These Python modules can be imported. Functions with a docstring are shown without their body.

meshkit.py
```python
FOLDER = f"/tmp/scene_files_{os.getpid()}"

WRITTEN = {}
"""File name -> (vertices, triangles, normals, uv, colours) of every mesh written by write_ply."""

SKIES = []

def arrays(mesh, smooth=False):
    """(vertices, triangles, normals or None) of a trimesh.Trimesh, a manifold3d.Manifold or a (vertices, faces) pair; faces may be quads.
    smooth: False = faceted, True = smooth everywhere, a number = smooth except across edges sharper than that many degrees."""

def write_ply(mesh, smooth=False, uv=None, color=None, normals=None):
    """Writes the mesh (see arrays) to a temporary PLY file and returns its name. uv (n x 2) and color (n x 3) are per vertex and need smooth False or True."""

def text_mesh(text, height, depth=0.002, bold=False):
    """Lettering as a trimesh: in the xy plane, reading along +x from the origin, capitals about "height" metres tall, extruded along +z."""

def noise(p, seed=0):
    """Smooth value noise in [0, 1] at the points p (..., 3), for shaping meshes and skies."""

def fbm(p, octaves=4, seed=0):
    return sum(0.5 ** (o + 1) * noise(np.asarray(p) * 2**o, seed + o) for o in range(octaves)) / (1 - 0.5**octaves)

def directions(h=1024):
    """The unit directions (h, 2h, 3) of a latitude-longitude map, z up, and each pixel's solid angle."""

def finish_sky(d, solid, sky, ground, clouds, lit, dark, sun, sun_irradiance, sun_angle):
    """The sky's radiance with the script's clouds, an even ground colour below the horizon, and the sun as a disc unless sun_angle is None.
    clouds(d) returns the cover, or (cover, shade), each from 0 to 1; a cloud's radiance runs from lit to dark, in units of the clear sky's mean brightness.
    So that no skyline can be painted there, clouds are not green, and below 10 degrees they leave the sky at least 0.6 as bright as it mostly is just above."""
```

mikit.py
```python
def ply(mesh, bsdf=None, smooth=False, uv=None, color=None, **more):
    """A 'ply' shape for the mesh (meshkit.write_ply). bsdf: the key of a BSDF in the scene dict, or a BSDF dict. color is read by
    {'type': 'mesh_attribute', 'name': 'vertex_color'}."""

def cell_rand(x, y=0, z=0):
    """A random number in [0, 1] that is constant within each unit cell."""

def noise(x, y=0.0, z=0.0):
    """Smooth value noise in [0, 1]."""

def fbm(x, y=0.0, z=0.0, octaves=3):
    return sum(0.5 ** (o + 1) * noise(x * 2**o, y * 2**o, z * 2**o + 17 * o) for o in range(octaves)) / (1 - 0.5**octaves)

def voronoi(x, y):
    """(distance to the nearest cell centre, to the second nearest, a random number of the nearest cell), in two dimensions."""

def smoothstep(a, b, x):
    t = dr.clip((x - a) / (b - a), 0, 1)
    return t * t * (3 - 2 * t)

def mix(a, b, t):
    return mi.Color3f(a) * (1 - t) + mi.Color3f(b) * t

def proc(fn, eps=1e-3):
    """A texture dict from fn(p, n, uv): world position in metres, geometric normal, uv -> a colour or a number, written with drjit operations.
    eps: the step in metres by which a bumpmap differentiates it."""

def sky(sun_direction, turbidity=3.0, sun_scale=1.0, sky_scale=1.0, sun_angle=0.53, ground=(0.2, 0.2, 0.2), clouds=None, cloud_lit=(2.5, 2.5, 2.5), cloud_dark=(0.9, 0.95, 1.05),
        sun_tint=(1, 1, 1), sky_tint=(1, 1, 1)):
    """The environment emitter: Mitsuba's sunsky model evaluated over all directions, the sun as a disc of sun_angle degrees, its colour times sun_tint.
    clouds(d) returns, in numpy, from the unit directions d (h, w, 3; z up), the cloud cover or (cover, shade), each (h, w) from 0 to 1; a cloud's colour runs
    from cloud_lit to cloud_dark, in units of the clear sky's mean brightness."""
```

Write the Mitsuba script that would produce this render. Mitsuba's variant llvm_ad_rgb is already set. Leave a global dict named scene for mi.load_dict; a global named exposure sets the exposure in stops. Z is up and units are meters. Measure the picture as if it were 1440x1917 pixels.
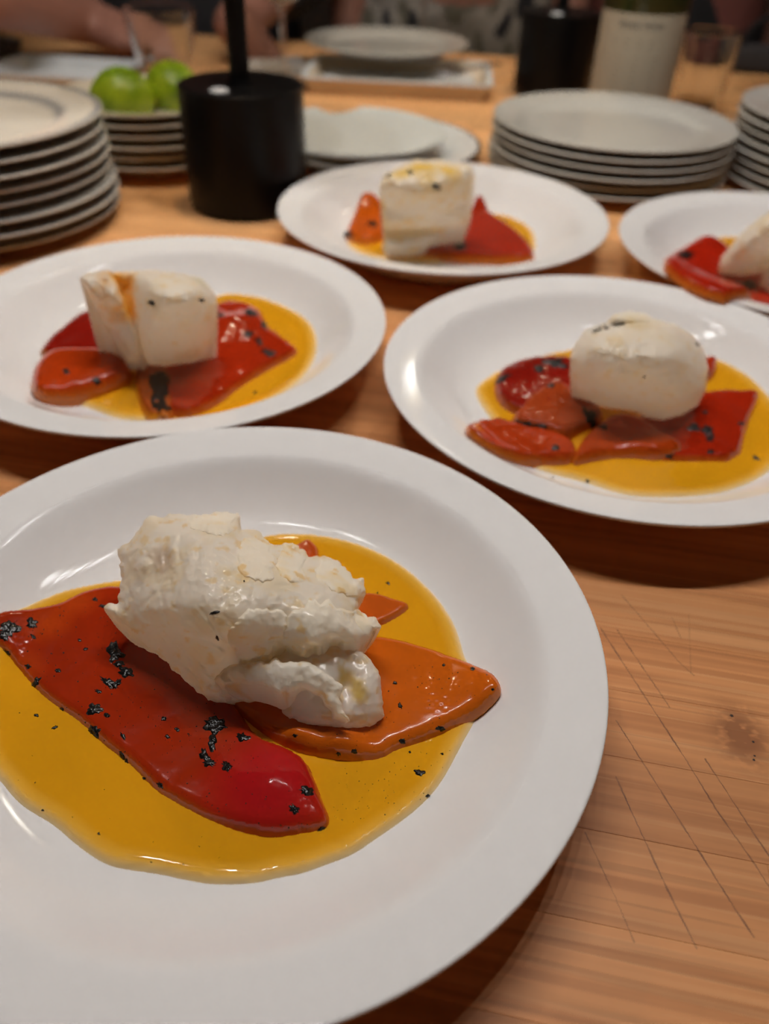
import math, random
import numpy as np, trimesh, shapely, manifold3d as m3
from scipy.spatial import Delaunay
from scipy.interpolate import RBFInterpolator
from shapely.geometry import Polygon, Point, LineString
import drjit as dr
import mitsuba as mi
import mikit, meshkit
from mikit import proc, ply, noise, fbm, voronoi, cell_rand, smoothstep, mix

T = mi.ScalarTransform4f
scene, labels = {}, {}
rng = np.random.default_rng(7)

# ------------------------------------------------------------------ camera, light, exposure
exposure = -0.06
W, H, F = 1440, 1917, 1500.0                      # frame and focal length in pixels
CAM = np.array([0, 0, 0.2313])
PITCH, ROLL = 0.6831, 0.0381
FW = np.array([0, math.cos(PITCH), -math.sin(PITCH)])
RT0 = np.array([1.0, 0, 0]); UP0 = np.cross(RT0, FW)
RT = math.cos(ROLL) * RT0 + math.sin(ROLL) * UP0
UP = -math.sin(ROLL) * RT0 + math.cos(ROLL) * UP0
scene['camera'] = {'type': 'thinlens', 'fov': math.degrees(2 * math.atan(720 / F)), 'fov_axis': 'x',
                   'aperture_radius': 0.0020, 'focus_distance': 0.262, 'near_clip': 0.01, 'far_clip': 50.0,
                   'to_world': T().look_at(origin=CAM.tolist(), target=(CAM + FW).tolist(), up=UP.tolist())}
LAMP_ROW_Y, LAMP_ROW_Z = 0.54, 1.08
LAMP_XS = [-0.33, -0.23, -0.13, -0.03, 0.07, 0.17, 0.27, 0.37]
LAMP_POWER = (2080.0, 2010.0, 1930.0)               # radiance of each spotlight disc
SHADE_POWER = (450.0, 345.0, 210.0)                  # radiance of the disc under each table lamp shade


def at(p, z):
    """World points on the level z that lie behind these points of the photograph."""
    p = np.atleast_2d(np.asarray(p, float))
    d = FW + ((p[:, :1] - W / 2) / F) * RT - ((p[:, 1:] - H / 2) / F) * UP
    t = (np.broadcast_to(z, (len(p),)) - CAM[2]) / d[:, 2]
    return CAM + d * t[:, None]


def on(p, surf):
    """World points where the lines of sight of p meet the surface z = surf(x, y)."""
    z = np.full(len(np.atleast_2d(p)), 0.01)
    for _ in range(12):
        q = at(p, z)
        z = 0.5 * z + 0.5 * surf(q[:, 0], q[:, 1])
    return at(p, z)


# ------------------------------------------------------------------ entries
def free(key):
    if key not in scene and key not in labels:
        return key
    n = 1
    while f'{key}_{n:03d}' in scene or f'{key}_{n:03d}' in labels:
        n += 1
    return f'{key}_{n:03d}'


def say(key, label=None, cat=None, group=None, kind=None):
    d = {}
    if label: d['label'] = label
    if cat: d['category'] = cat
    if group: d['group'] = group
    if kind: d['kind'] = kind
    if d: labels[key] = d


def thing(name, label, cat, group=None):
    k = free(name); say(k, label, cat, group); return k


def obj(name, mesh, bsdf, parent=None, smooth=True, label=None, cat=None, group=None, kind=None, **kw):
    k = free(parent + '__' + name if parent else name)
    scene[k] = ply(mesh, bsdf, smooth, **kw) if not isinstance(mesh, dict) else {**mesh, **kw}
    say(k, label, cat, group, kind)
    return k


# ------------------------------------------------------------------ materials
def rgb(*c): return {'type': 'rgb', 'value': list(c)}
VC = {'type': 'mesh_attribute', 'name': 'vertex_color'}
def pr(base, rough, **k): return {'type': 'principled', 'base_color': base, 'roughness': rough, **k}
def two(b): return {'type': 'twosided', 'bsdf': b}
def bump(b, fn, scale=1.0, eps=2e-4): return {'type': 'bumpmap', 'arbitrary': proc(fn, eps), 'bsdf': b, 'scale': scale}


PL_C, PL_S = math.cos(math.radians(-10)), math.sin(math.radians(-10))
def wood_uv(p): return p.x * PL_C + p.y * PL_S, -p.x * PL_S + p.y * PL_C
CUTS = [[0.0864,0.2174,0.0962,0.1854,1],
        [0.0962,0.1854,0.1047,0.1575,1],
        [0.1047,0.1575,0.1093,0.1402,1],
        [0.1093,0.1402,0.1155,0.1231,1],
        [0.1155,0.1231,0.1178,0.115,1],
        [0.0838,0.1737,0.0915,0.1509,1],
        [0.0915,0.1509,0.0989,0.1287,1],
        [0.0989,0.1287,0.1056,0.1085,1],
        [0.1056,0.1085,0.1083,0.1015,1],
        [0.0793,0.1513,0.0818,0.1387,1],
        [0.0818,0.1387,0.0863,0.1174,1],
        [0.0863,0.1174,0.0911,0.0978,1],
        [0.0928,0.2169,0.0998,0.1947,0.8],
        [0.0998,0.1947,0.1044,0.1799,0.8],
        [0.1109,0.1594,0.114,0.1489,0.9],
        [0.114,0.1489,0.1183,0.1339,0.9],
        [0.1183,0.1339,0.1212,0.1245,0.9],
        [0.0657,0.1314,0.071,0.1121,0.6],
        [0.071,0.1121,0.074,0.0989,0.6],
        [0.0985,0.2364,0.1059,0.219,0.5],
        [0.1059,0.219,0.113,0.2017,0.5],
        [0.113,0.2017,0.1172,0.195,0.5],
        [0.1164,0.2247,0.1171,0.2134,0.5],
        [0.1237,0.2266,0.1163,0.1962,0.3]]

def wood_color(p, n, uv):
    u, v = wood_uv(p)
    tone = dr.floor(uv.y / 100.0 + 0.5) / 8.0
    s = tone * 37.0
    fine = noise(u * 9, v * 900 + s * 3, s)
    mid = fbm(u * 5 + s, v * 260 + s, s, 3)
    broad = noise(u * 3 + s, v * 40, s + 9)
    c = mix((.63, .275, .103), (.49, .195, .068), smoothstep(.35, .75, mid))
    c = mix(c, (.70, .36, .16), .40 * smoothstep(.62, .85, fine))
    c = mix(c, (.32, .125, .042), .35 * smoothstep(.66, .9, noise(u * 14 + s, v * 620, 4.0 + s)))
    c = c * (0.90 + 0.16 * tone) * (0.88 + 0.24 * broad)
    # darker mottled node of the cane
    node = dr.exp(-dr.square((p.x - .1245 - .004 * noise(v * 200)) / .0085) - dr.square((p.y - .1695) / .0115))
    node = node * smoothstep(.25, .7, fbm(u * 260, v * 420, 2.0, 3) + .15)
    c = mix(c, (.24, .082, .027), dr.clip(1.05 * node, 0, .8))
    for x, y, r in ((.1297, .1668, .0006), (.1283, .1612, .0005), (.1275, .1596, .0006), (.1256, .1775, .0008)):
        c = mix(c, (.03, .015, .01), smoothstep(r, r * .5, dr.sqrt(dr.square(p.x - x) + dr.square(p.y - y))))
    # knife cuts
    far = smoothstep(.30, .75, v)                # brighter far light painted into the colour: paler, yellower away from the front
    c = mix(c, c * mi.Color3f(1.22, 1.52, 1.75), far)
    for i, (x0, y0, x1, y1, k_) in enumerate(CUTS):
        dx, dy = x1 - x0, y1 - y0
        L = math.hypot(dx, dy)
        s1 = ((p.x - x0) * dx + (p.y - y0) * dy) / L
        s2 = ((p.x - x0) * dy - (p.y - y0) * dx) / L + .00016 * (noise(s1 * 900, i * 3.0) - .5)
        w = .00014 * (.6 + .9 * noise(s1 * 300, i * 5.0))
        k = smoothstep(w * 2.4, w * .6, dr.abs(s2)) * smoothstep(-.0002, .0002, s1) * smoothstep(L + .0002, L - .0002, s1)
        c = mix(c, (.10, .035, .018), .8 * k_ * k * (.45 + .55 * noise(s1 * 260, i * 11.0)))
    return c

def wood_bump(p, n, uv):
    u, v = wood_uv(p)
    return .000025 * noise(u * 9, v * 900) + .00002 * fbm(u * 6, v * 300, 0.0, 2)

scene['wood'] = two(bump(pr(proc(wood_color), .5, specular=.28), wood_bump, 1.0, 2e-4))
scene['wood_leg'] = two(pr(rgb(.42, .17, .06), .5))


def wave(p, n, uv): return .00002 * noise(p.x * 190, p.y * 190, p.z * 190)
def glaze(c, a=.035): return two({'type': 'roughplastic', 'diffuse_reflectance': c, 'alpha': a, 'int_ior': 1.5, 'nonlinear': False})
scene['porcelain'] = glaze(rgb(.80, .785, .785), .011)
scene['cream_porcelain'] = glaze(rgb(.82, .75, .62), .02)
scene['grey_porcelain'] = glaze(rgb(.56, .54, .49), .012)
scene['stack_porcelain'] = two(pr(VC, .11, specular=.5))
scene['matte_white'] = two(pr(rgb(.60, .62, .60), .55, specular=.3))
scene['black_metal'] = two(pr(rgb(.003, .003, .0035), .36, specular=.18))
scene['glint_button'] = two(pr(rgb(.75, .75, .76), .3, metallic=.2))  # whitish base colour stands in for the highlight on the lamp button
scene['shade_inside'] = two(pr(rgb(.8, .74, .6), .6))
scene['enamel'] = two(pr(rgb(.64, .67, .68), .25, specular=.5, clearcoat=.6))
scene['tray_side'] = two(pr(rgb(.62, .52, .40), .5))
scene['foil'] = two(pr(rgb(.70, .73, .75), .32, metallic=.25, specular=.7))
scene['steel'] = two({'type': 'roughconductor', 'material': 'Al', 'alpha': .18, 'specular_reflectance': rgb(.8, .8, .8)})
scene['glass'] = {'type': 'dielectric', 'int_ior': 1.5, 'ext_ior': 1.0}
scene['bottle_glass'] = two(pr(rgb(.018, .021, .003), .06, specular=.6, clearcoat=.6, clearcoat_gloss=.95))
scene['paper'] = two(pr(rgb(.40, .35, .27), .8, specular=.1))
scene['ink'] = two(pr(rgb(.05, .045, .04), .8))
scene['faint_ink'] = two(pr(rgb(.20, .17, .125), .8))
scene['napkin'] = two(pr(rgb(.55, .53, .5), .9, sheen=.4))
scene['floor_mat'] = two(pr(rgb(.10, .075, .055), .6))
scene['wall_mat'] = two(pr(rgb(.42, .38, .34), .8))
scene['ceiling_mat'] = two(pr(rgb(.72, .70, .67), .9))

def lime_color(p, n, uv):
    a = fbm(p.x * 45, p.y * 45, p.z * 45, 3)
    return mix((.17, .30, .008), (.34, .46, .02), smoothstep(.3, .7, a))
def lime_bump(p, n, uv): return .00022 * noise(p.x * 900, p.y * 900, p.z * 900)
scene['lime_skin'] = two(bump(pr(proc(lime_color), .32, specular=.5), lime_bump, 1.0, 2e-4))

def wet(p, n, uv):
    k = smoothstep(.42, .60, noise(p.x * 80, p.y * 80, p.z * 80))
    return (.00005 + .00034 * k) * fbm(p.x * 620, p.y * 620, p.z * 620, 2) + .00012 * noise(p.x * 200, p.y * 200, p.z * 200)
ROUGH = [tuple(at([q_], .009)[0, :2].tolist()) for q_ in ((30, 1215), (820, 1310), (700, 1340), (545, 1500))]   # blistered skin
def slick(p, n, uv):
    rough = smoothstep(.45, .75, noise(p.x * 55 + 3, p.y * 55, p.z * 55)) * smoothstep(.26, .30, p.y)
    for bx, by in ROUGH: rough = dr.maximum(rough, smoothstep(.011, .004, dr.sqrt(dr.square(p.x - bx) + dr.square(p.y - by))))
    return (.00001 + .00016 * rough) * noise(p.x * 700, p.y * 700, p.z * 700) + .00006 * noise(p.x * 150, p.y * 150, p.z * 150)
scene['cod'] = bump({'type': 'blendbsdf', 'weight': .38, 'a': {'type': 'principledthin', 'base_color': VC, 'roughness': .3, 'eta': 1.45, 'diff_trans': 1.4},
                     'b': two(pr(VC, .16, specular=1.0, clearcoat=1.0, clearcoat_gloss=1.0))}, wet, 1.0, 1.5e-4)
scene['pepper'] = two(bump(pr(VC, .11, specular=.5), slick, 1.0, 1.5e-4))
def charb(p, n, uv): return .0007 * fbm(p.x * 800, p.y * 800, p.z * 800, 2)
scene['char'] = two(bump(pr(rgb(.004, .0035, .0035), .3, specular=.4), charb, 1.0, 1.5e-4))
scene['speck'] = two(pr(rgb(.03, .012, .006), .4))
scene['oil'] = two(bump(pr(VC, .02, specular=.5), wave, 1.0, 3e-4))
scene['skin'] = two(pr(rgb(.32, .15, .11), .5, specular=.4))
scene['hair_dark'] = two(pr(rgb(.03, .02, .015), .5))
scene['cloth_maroon'] = two(pr(rgb(.16, .03, .03), .9, sheen=.3))
scene['cloth_black'] = two(pr(rgb(.008, .008, .01), .9))
scene['cloth_brick'] = two(pr(rgb(.30, .10, .08), .9, sheen=.3))
scene['cloth_dark'] = two(pr(rgb(.03, .028, .03), .9))
scene['cloth_wine'] = two(pr(rgb(.22, .07, .055), .9, sheen=.3))
def floral(p, n, uv):
    a, b, w = voronoi(p.x * 26 + 1.3 * noise(p.x * 20, p.z * 20), p.z * 16)
    c = mix((.24, .22, .19), (.34, .31, .28), noise(p.x * 60, p.z * 60))
    c = mix(c, (.02, .02, .025), smoothstep(.40, .30, a) * smoothstep(.45, .5, w))
    return mix(c, (.13, .12, .09), smoothstep(.34, .28, a) * smoothstep(.45, .4, w))
scene['cloth_floral'] = two(pr(proc(floral), .9))


# ------------------------------------------------------------------ mesh helpers
def chaikin(pts, it=2, closed=False):
    p = np.asarray(pts, float)
    for _ in range(it):
        a, b = p[:-1], p[1:]
        if closed:
            a, b = p, np.roll(p, -1, 0)
        q = np.stack([.75 * a + .25 * b, .25 * a + .75 * b], 1).reshape(-1, p.shape[1])
        p = q if closed else np.vstack([p[:1], q, p[-1:]])
    return p


def lathe(profile, n=96, it=2):
    """Closed surface of revolution about z from an open (r, z) profile."""
    p = chaikin(profile, it) if it else np.asarray(profile, float)
    a = np.arange(n) * 2 * np.pi / n
    v = np.stack([p[:, None, 0] * np.cos(a), p[:, None, 0] * np.sin(a), np.broadcast_to(p[:, None, 1], (len(p), n))], -1).reshape(-1, 3)
    i, j = np.meshgrid(np.arange(len(p) - 1), np.arange(n), indexing='ij')
    q = np.stack([i * n + j, (i + 1) * n + j, (i + 1) * n + (j + 1) % n, i * n + (j + 1) % n], -1).reshape(-1, 4)
    f = np.vstack([q[:, [0, 1, 2]], q[:, [0, 2, 3]]])
    m = trimesh.Trimesh(v, f, process=False)
    m.merge_vertices(digits_vertex=7)
    m.update_faces(m.nondegenerate_faces())
    m.remove_unreferenced_vertices()
    if m.volume < 0: m.invert()
    return m


def rbox(x, y, z, r=.004, seg=12):
    """A rounded box centred on the origin."""
    s = [m3.Manifold.sphere(r, seg).translate([a * (x / 2 - r), b * (y / 2 - r), c * (z / 2 - r)]) for a in (-1, 1) for b in (-1, 1) for c in (-1, 1)]
    k = m3.Manifold.batch_hull(s).to_mesh()
    return trimesh.Trimesh(k.vert_properties[:, :3], k.tri_verts, process=False)


def moved(m, x=0, y=0, z=0, rz=0, rx=0, ry=0):
    m = m.copy()
    for a, ax in ((rx, [1, 0, 0]), (ry, [0, 1, 0]), (rz, [0, 0, 1])):
        if a: m.apply_transform(trimesh.transformations.rotation_matrix(a, ax))
    m.apply_translation([x, y, z]); return m


def resample(poly, step):
    p = np.vstack([poly, poly[:1]])
    L = np.r_[0, np.cumsum(np.linalg.norm(np.diff(p, axis=0), axis=1))]
    n = max(8, int(round(L[-1] / step)))
    s = np.arange(n) * L[-1] / n
    return np.stack([np.interp(s, L, p[:, k]) for k in range(p.shape[1])], 1)


def ragged(poly, step, amp, scale, seed):
    """The closed outline resampled, its edge made uneven along the normal."""
    p = resample(poly, step)
    t = np.roll(p, -1, 0) - np.roll(p, 1, 0)
    nrm = np.stack([t[:, 1], -t[:, 0]], 1) / (np.linalg.norm(t, axis=1, keepdims=True) + 1e-12)
    k = meshkit.fbm(np.c_[p * scale, 0 * p[:, :1]], 3, seed) - .5
    return p + nrm * (2 * amp * k)[:, None]


def fill(poly, step, seed=0):
    """(points, triangles, number of edge points) of a polygon filled with a jittered grid."""
    P = Polygon(poly).buffer(0)
    if P.geom_type != 'Polygon': P = max(P.geoms, key=lambda g: g.area)
    b = resample(np.array(P.exterior.coords)[:-1], step)
    P = Polygon(b)
    x0, y0, x1, y1 = P.bounds
    gx, gy = np.meshgrid(np.arange(x0, x1, step), np.arange(y0, y1, step * .87))
    gx = gx + (np.arange(len(gx)) % 2)[:, None] * step / 2
    g = np.c_[gx.ravel(), gy.ravel()]
    g = g + np.random.default_rng(seed).uniform(-.12, .12, g.shape) * step
    pts = shapely.points(g)
    inside = shapely.contains(P, pts) & (shapely.distance(P.exterior, pts) > .55 * step)
    pts = np.vstack([b, g[inside]])
    tri = Delaunay(pts).simplices
    c = pts[tri].mean(1)
    e = pts[tri]
    a_, b_ = e[:, 1] - e[:, 0], e[:, 2] - e[:, 0]
    area = a_[:, 0] * b_[:, 1] - a_[:, 1] * b_[:, 0]
    tri = np.where(area[:, None] < 0, tri[:, ::-1], tri)
    keep = shapely.contains(P, shapely.points(c)) & (np.abs(area) > 1e-3 * step * step)
    return pts, tri[keep], len(b), P


def dome(d, r):
    t = np.clip(d / r, 0, 1)
    return np.sqrt(np.maximum(0, 1 - (1 - t) ** 2))


class Slab:
    """A soft flat piece: an outline in plan, a thickness rounded at the edges, lying on the surface base(x, y)."""
    def __init__(self, outline, base, thick, edge, bumps=(), wob=.0003, seed=0, lift=0.0):
        self.P = Polygon(outline).buffer(0)
        if self.P.geom_type != 'Polygon': self.P = max(self.P.geoms, key=lambda g: g.area)
        self.base, self.thick, self.edge, self.bumps, self.wob, self.seed, self.lift = base, thick, edge, bumps, wob, seed, lift

    def top(self, x, y):
        d = shapely.distance(self.P.exterior, shapely.points(np.c_[x, y]))
        d = np.where(shapely.contains(self.P, shapely.points(np.c_[x, y])), d, 0)
        k = dome(d, self.edge)
        z = self.base(x, y) + self.lift + self.thick * (.25 + .75 * k)
        for bx, by, br, bh in self.bumps:
            z = z + bh * k * np.exp(-((x - bx) ** 2 + (y - by) ** 2) / br ** 2)
        q = np.c_[x, y, 0 * x]
        z = z + k * self.wob * (2.2 * (meshkit.fbm(q * 70, 2, self.seed) - .5) + .8 * (meshkit.fbm(q * 260, 2, self.seed + 5) - .5))
        return z

    def mesh(self, step):
        pts, tri, nb, P = fill(np.array(self.P.exterior.coords)[:-1], step, self.seed)
        self.P = P
        x, y = pts.T
        zt = self.top(x, y)
        zb = np.minimum(self.base(x, y) + self.lift, zt - .0002)
        n = len(pts)
        v = np.vstack([np.c_[pts, zt], np.c_[pts, zb]])
        i = np.arange(nb); j = (i + 1) % nb
        # edge points run anticlockwise or not: take the direction from the polygon
        if not P.exterior.is_ccw: i, j = j, i
        side = np.vstack([np.c_[i, i + n, j], np.c_[j, i + n, j + n]])
        m = trimesh.Trimesh(v, np.vstack([tri, tri[:, ::-1] + n, side]), process=False)
        return m


def relief(outline, ctrl, step=4.0, rough=2.0, rnd=.004, rpx=22, zfloor=.006, seed=0, lump=.0009, scale=160, shrink=.86, flaky=None):
    """A solid piece whose seen side is given by its outline and by heights at a few of its points (photograph points, metres above the table);
    each point stands where its line of sight reaches its height. The piece is closed behind and below."""
    o = ragged(np.asarray(outline, float), step, rough, .06, seed) if rough else resample(np.asarray(outline, float), step)
    pts, tri, nb, P = fill(o, step, seed)
    c = np.asarray(ctrl, float)
    f = RBFInterpolator(c[:, :2] / 100, c[:, 2], kernel='thin_plate_spline', smoothing=1e-4)
    z = f(pts / 100)
    d = shapely.distance(P.exterior, shapely.points(pts))
    z = np.maximum(z - rnd * (1 - dome(d, rpx)), zfloor + .001)
    q = at(pts, z)
    k = dome(d, rpx * .6)
    for _ in range(2):
        dz = lump * (2 * (meshkit.fbm(q * scale, 3, seed) - .5) + .7 * (meshkit.fbm(q * scale * np.array([3.5, 1.2, 2.0]) + 9, 2, seed + 3) - .5))
        broken = np.clip((meshkit.fbm(q * 75, 2, seed + 21) - .44) / .08, 0, 1)
        dz = dz + broken * (.0013 * (meshkit.fbm(q * np.array([330, 430, 380]), 2, seed + 23) - .5))
        if flaky:
            ang, freq, amp = flaky
            s_ = (q[:, 0] * math.cos(ang) + q[:, 1] * math.sin(ang) + .4 * q[:, 2]) * freq + 4.0 * meshkit.fbm(q * 60, 3, seed + 7)
            saw = s_ - np.floor(s_)
            saw = np.where(saw < .8, saw / .8, (1 - saw) / .2) - .5
            mask = np.clip((meshkit.fbm(q * 60, 2, seed + 9) - .42) / .12, 0, 1)
            dz = dz + amp * saw * mask
        q = at(pts, np.maximum(z + k * dz, zfloor + .001))
    b = q[:nb]
    cen = b.mean(0)
    low = np.c_[cen[:2] + (b[:, :2] - cen[:2]) * shrink, np.full(nb, zfloor)]
    mid = np.c_[cen[:2] + (b[:, :2] - cen[:2]) * (1 - (1 - shrink) * .35), b[:, 2] * .55 + zfloor * .45]
    n = len(q)
    v = np.vstack([q, b, mid, low, [[cen[0], cen[1], zfloor]]])
    i = np.arange(nb); j = (i + 1) % nb
    if not P.exterior.is_ccw: i, j = j, i
    f_ = [tri]
    rings = [n + k * nb + np.arange(nb) for k in range(3)]
    for A, B in zip(rings[:-1], rings[1:]):
        f_ += [np.c_[A[i], B[i], A[j]], np.c_[A[j], B[i], B[j]]]
    f_.append(np.c_[rings[-1][i], np.full(nb, n + 3 * nb), rings[-1][j]])
    m = trimesh.Trimesh(v, np.vstack(f_), process=False)
    if m.volume < 0: m.invert()
    return m


def cod_colors(v, seed=0, yellow=.4, px=None):
    a = meshkit.fbm(v * 85, 3, seed)
    b = meshkit.fbm(v * 240, 3, seed + 2)
    c = np.array([.955, .91, .81]) * np.ones((len(v), 1))
    t = np.clip((a - .5) / .15, 0, 1)[:, None] * yellow
    c = c * (1 - t) + np.array([.93, .78, .48]) * t
    t = np.clip((b - .62) / .1, 0, 1)[:, None] * yellow * 1.3
    c = c * (1 - t) + np.array([.86, .60, .20]) * np.minimum(t, 1)
    return c


def spots(v, c, where, color, r, amt=1.0):
    """Stains: the vertices near given world points take another colour."""
    for w in np.atleast_2d(where):
        d = np.linalg.norm(v - w, axis=1) + r * .5 * (meshkit.fbm(v * 300, 2, 3) - .5)
        k = np.clip(1.4 * (1 - d / r), 0, 1)[:, None] * amt
        c = c * (1 - k) + np.asarray(color) * k
    return c


def fleck(points, surf, px, rad, seed, ang=0.0, el=1.0, hi=.0006, parent=None, name='char_patch', label=None, mat='char', n=22):
    """A torn black scrap of burnt skin lying on a surface."""
    r = np.random.default_rng(seed)
    a = np.arange(n) * 2 * np.pi / n
    rr = rad * (.5 + .85 * r.random(n))
    rr = .8 * rr + .1 * np.roll(rr, 1) + .1 * np.roll(rr, -1)
    o = np.c_[rr * np.cos(a) * el, rr * np.sin(a) / el]
    o = o @ np.array([[math.cos(ang), math.sin(ang)], [-math.sin(ang), math.cos(ang)]])
    rings = [o, o * .86, o * .45]
    P = np.vstack(rings + [np.zeros((1, 2))]) + np.asarray(px)
    q = on(P, surf)
    hi = hi * .5
    h = np.r_[np.full(n, -.0003), np.full(n, .5 * hi), hi * (.8 + .5 * r.random(n)), [hi]]
    q[:, 2] += h
    f = []
    i = np.arange(n); j = (i + 1) % n
    for k in (0, 1):
        A, B = k * n, (k + 1) * n
        f += [np.c_[A + i, B + j, B + i], np.c_[A + i, A + j, B + j]]
    f.append(np.c_[2 * n + i, 2 * n + j, np.full(n, 3 * n)])
    f = np.vstack(f)
    m = trimesh.Trimesh(q, f, process=False)
    if m.face_normals[:, 2].mean() < 0: m.invert()
    return obj(name, m, mat, parent, smooth=True, label=label)


def specks(pxs, surf, rads, parent, seed=0, label=None, mat='speck', name='pepper_speck'):
    """Fine black dust, too small to pick apart."""
    r = np.random.default_rng(seed)
    V, Fc, k = [], [], 0
    for p, rad in zip(pxs, rads):
        n = 6
        a = np.arange(n) * 2 * np.pi / n + r.random()
        o = np.c_[np.cos(a), np.sin(a)] * (rad * (.6 + .7 * r.random(n)))[:, None]
        q = on(np.vstack([o + p, [p]]), surf)
        q[:n, 2] -= .0001; q[n, 2] += .00025
        V.append(q); i = np.arange(n)
        Fc.append(np.c_[i, (i + 1) % n, np.full(n, n)] + k); k += n + 1
    m = trimesh.Trimesh(np.vstack(V), np.vstack(Fc), process=False)
    fl = m.face_normals[:, 2] < 0
    m.faces[fl] = m.faces[fl][:, ::-1]
    return obj(name, m, mat, parent, smooth=False, kind='stuff')


# ------------------------------------------------------------------ room
ZF = -0.90
def slab(x0, x1, y0, y1, z0, z1):
    m = trimesh.creation.box([x1 - x0, y1 - y0, z1 - z0]); m.apply_translation([(x0 + x1) / 2, (y0 + y1) / 2, (z0 + z1) / 2]); return m
obj('floor', slab(-2.6, 2.6, -1.8, 3.6, ZF - .05, ZF), 'floor_mat', smooth=False, kind='structure', label='dark floor of the dim room')
obj('ceiling', slab(-2.6, 2.6, -1.8, 3.6, 1.75, 1.8), 'ceiling_mat', smooth=False, kind='structure', label='plain ceiling above the table')
for nm, a in (('left', (-2.65, -2.6, -1.8, 3.6)), ('right', (2.6, 2.65, -1.8, 3.6)), ('back', (-2.6, 2.6, 3.6, 3.65)), ('front', (-2.6, 2.6, -1.85, -1.8))):
    obj('wall_' + nm, slab(*a, ZF, 1.75), 'wall_mat', smooth=False, kind='structure', label=f'plain dark wall, {nm} side of the room')

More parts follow.
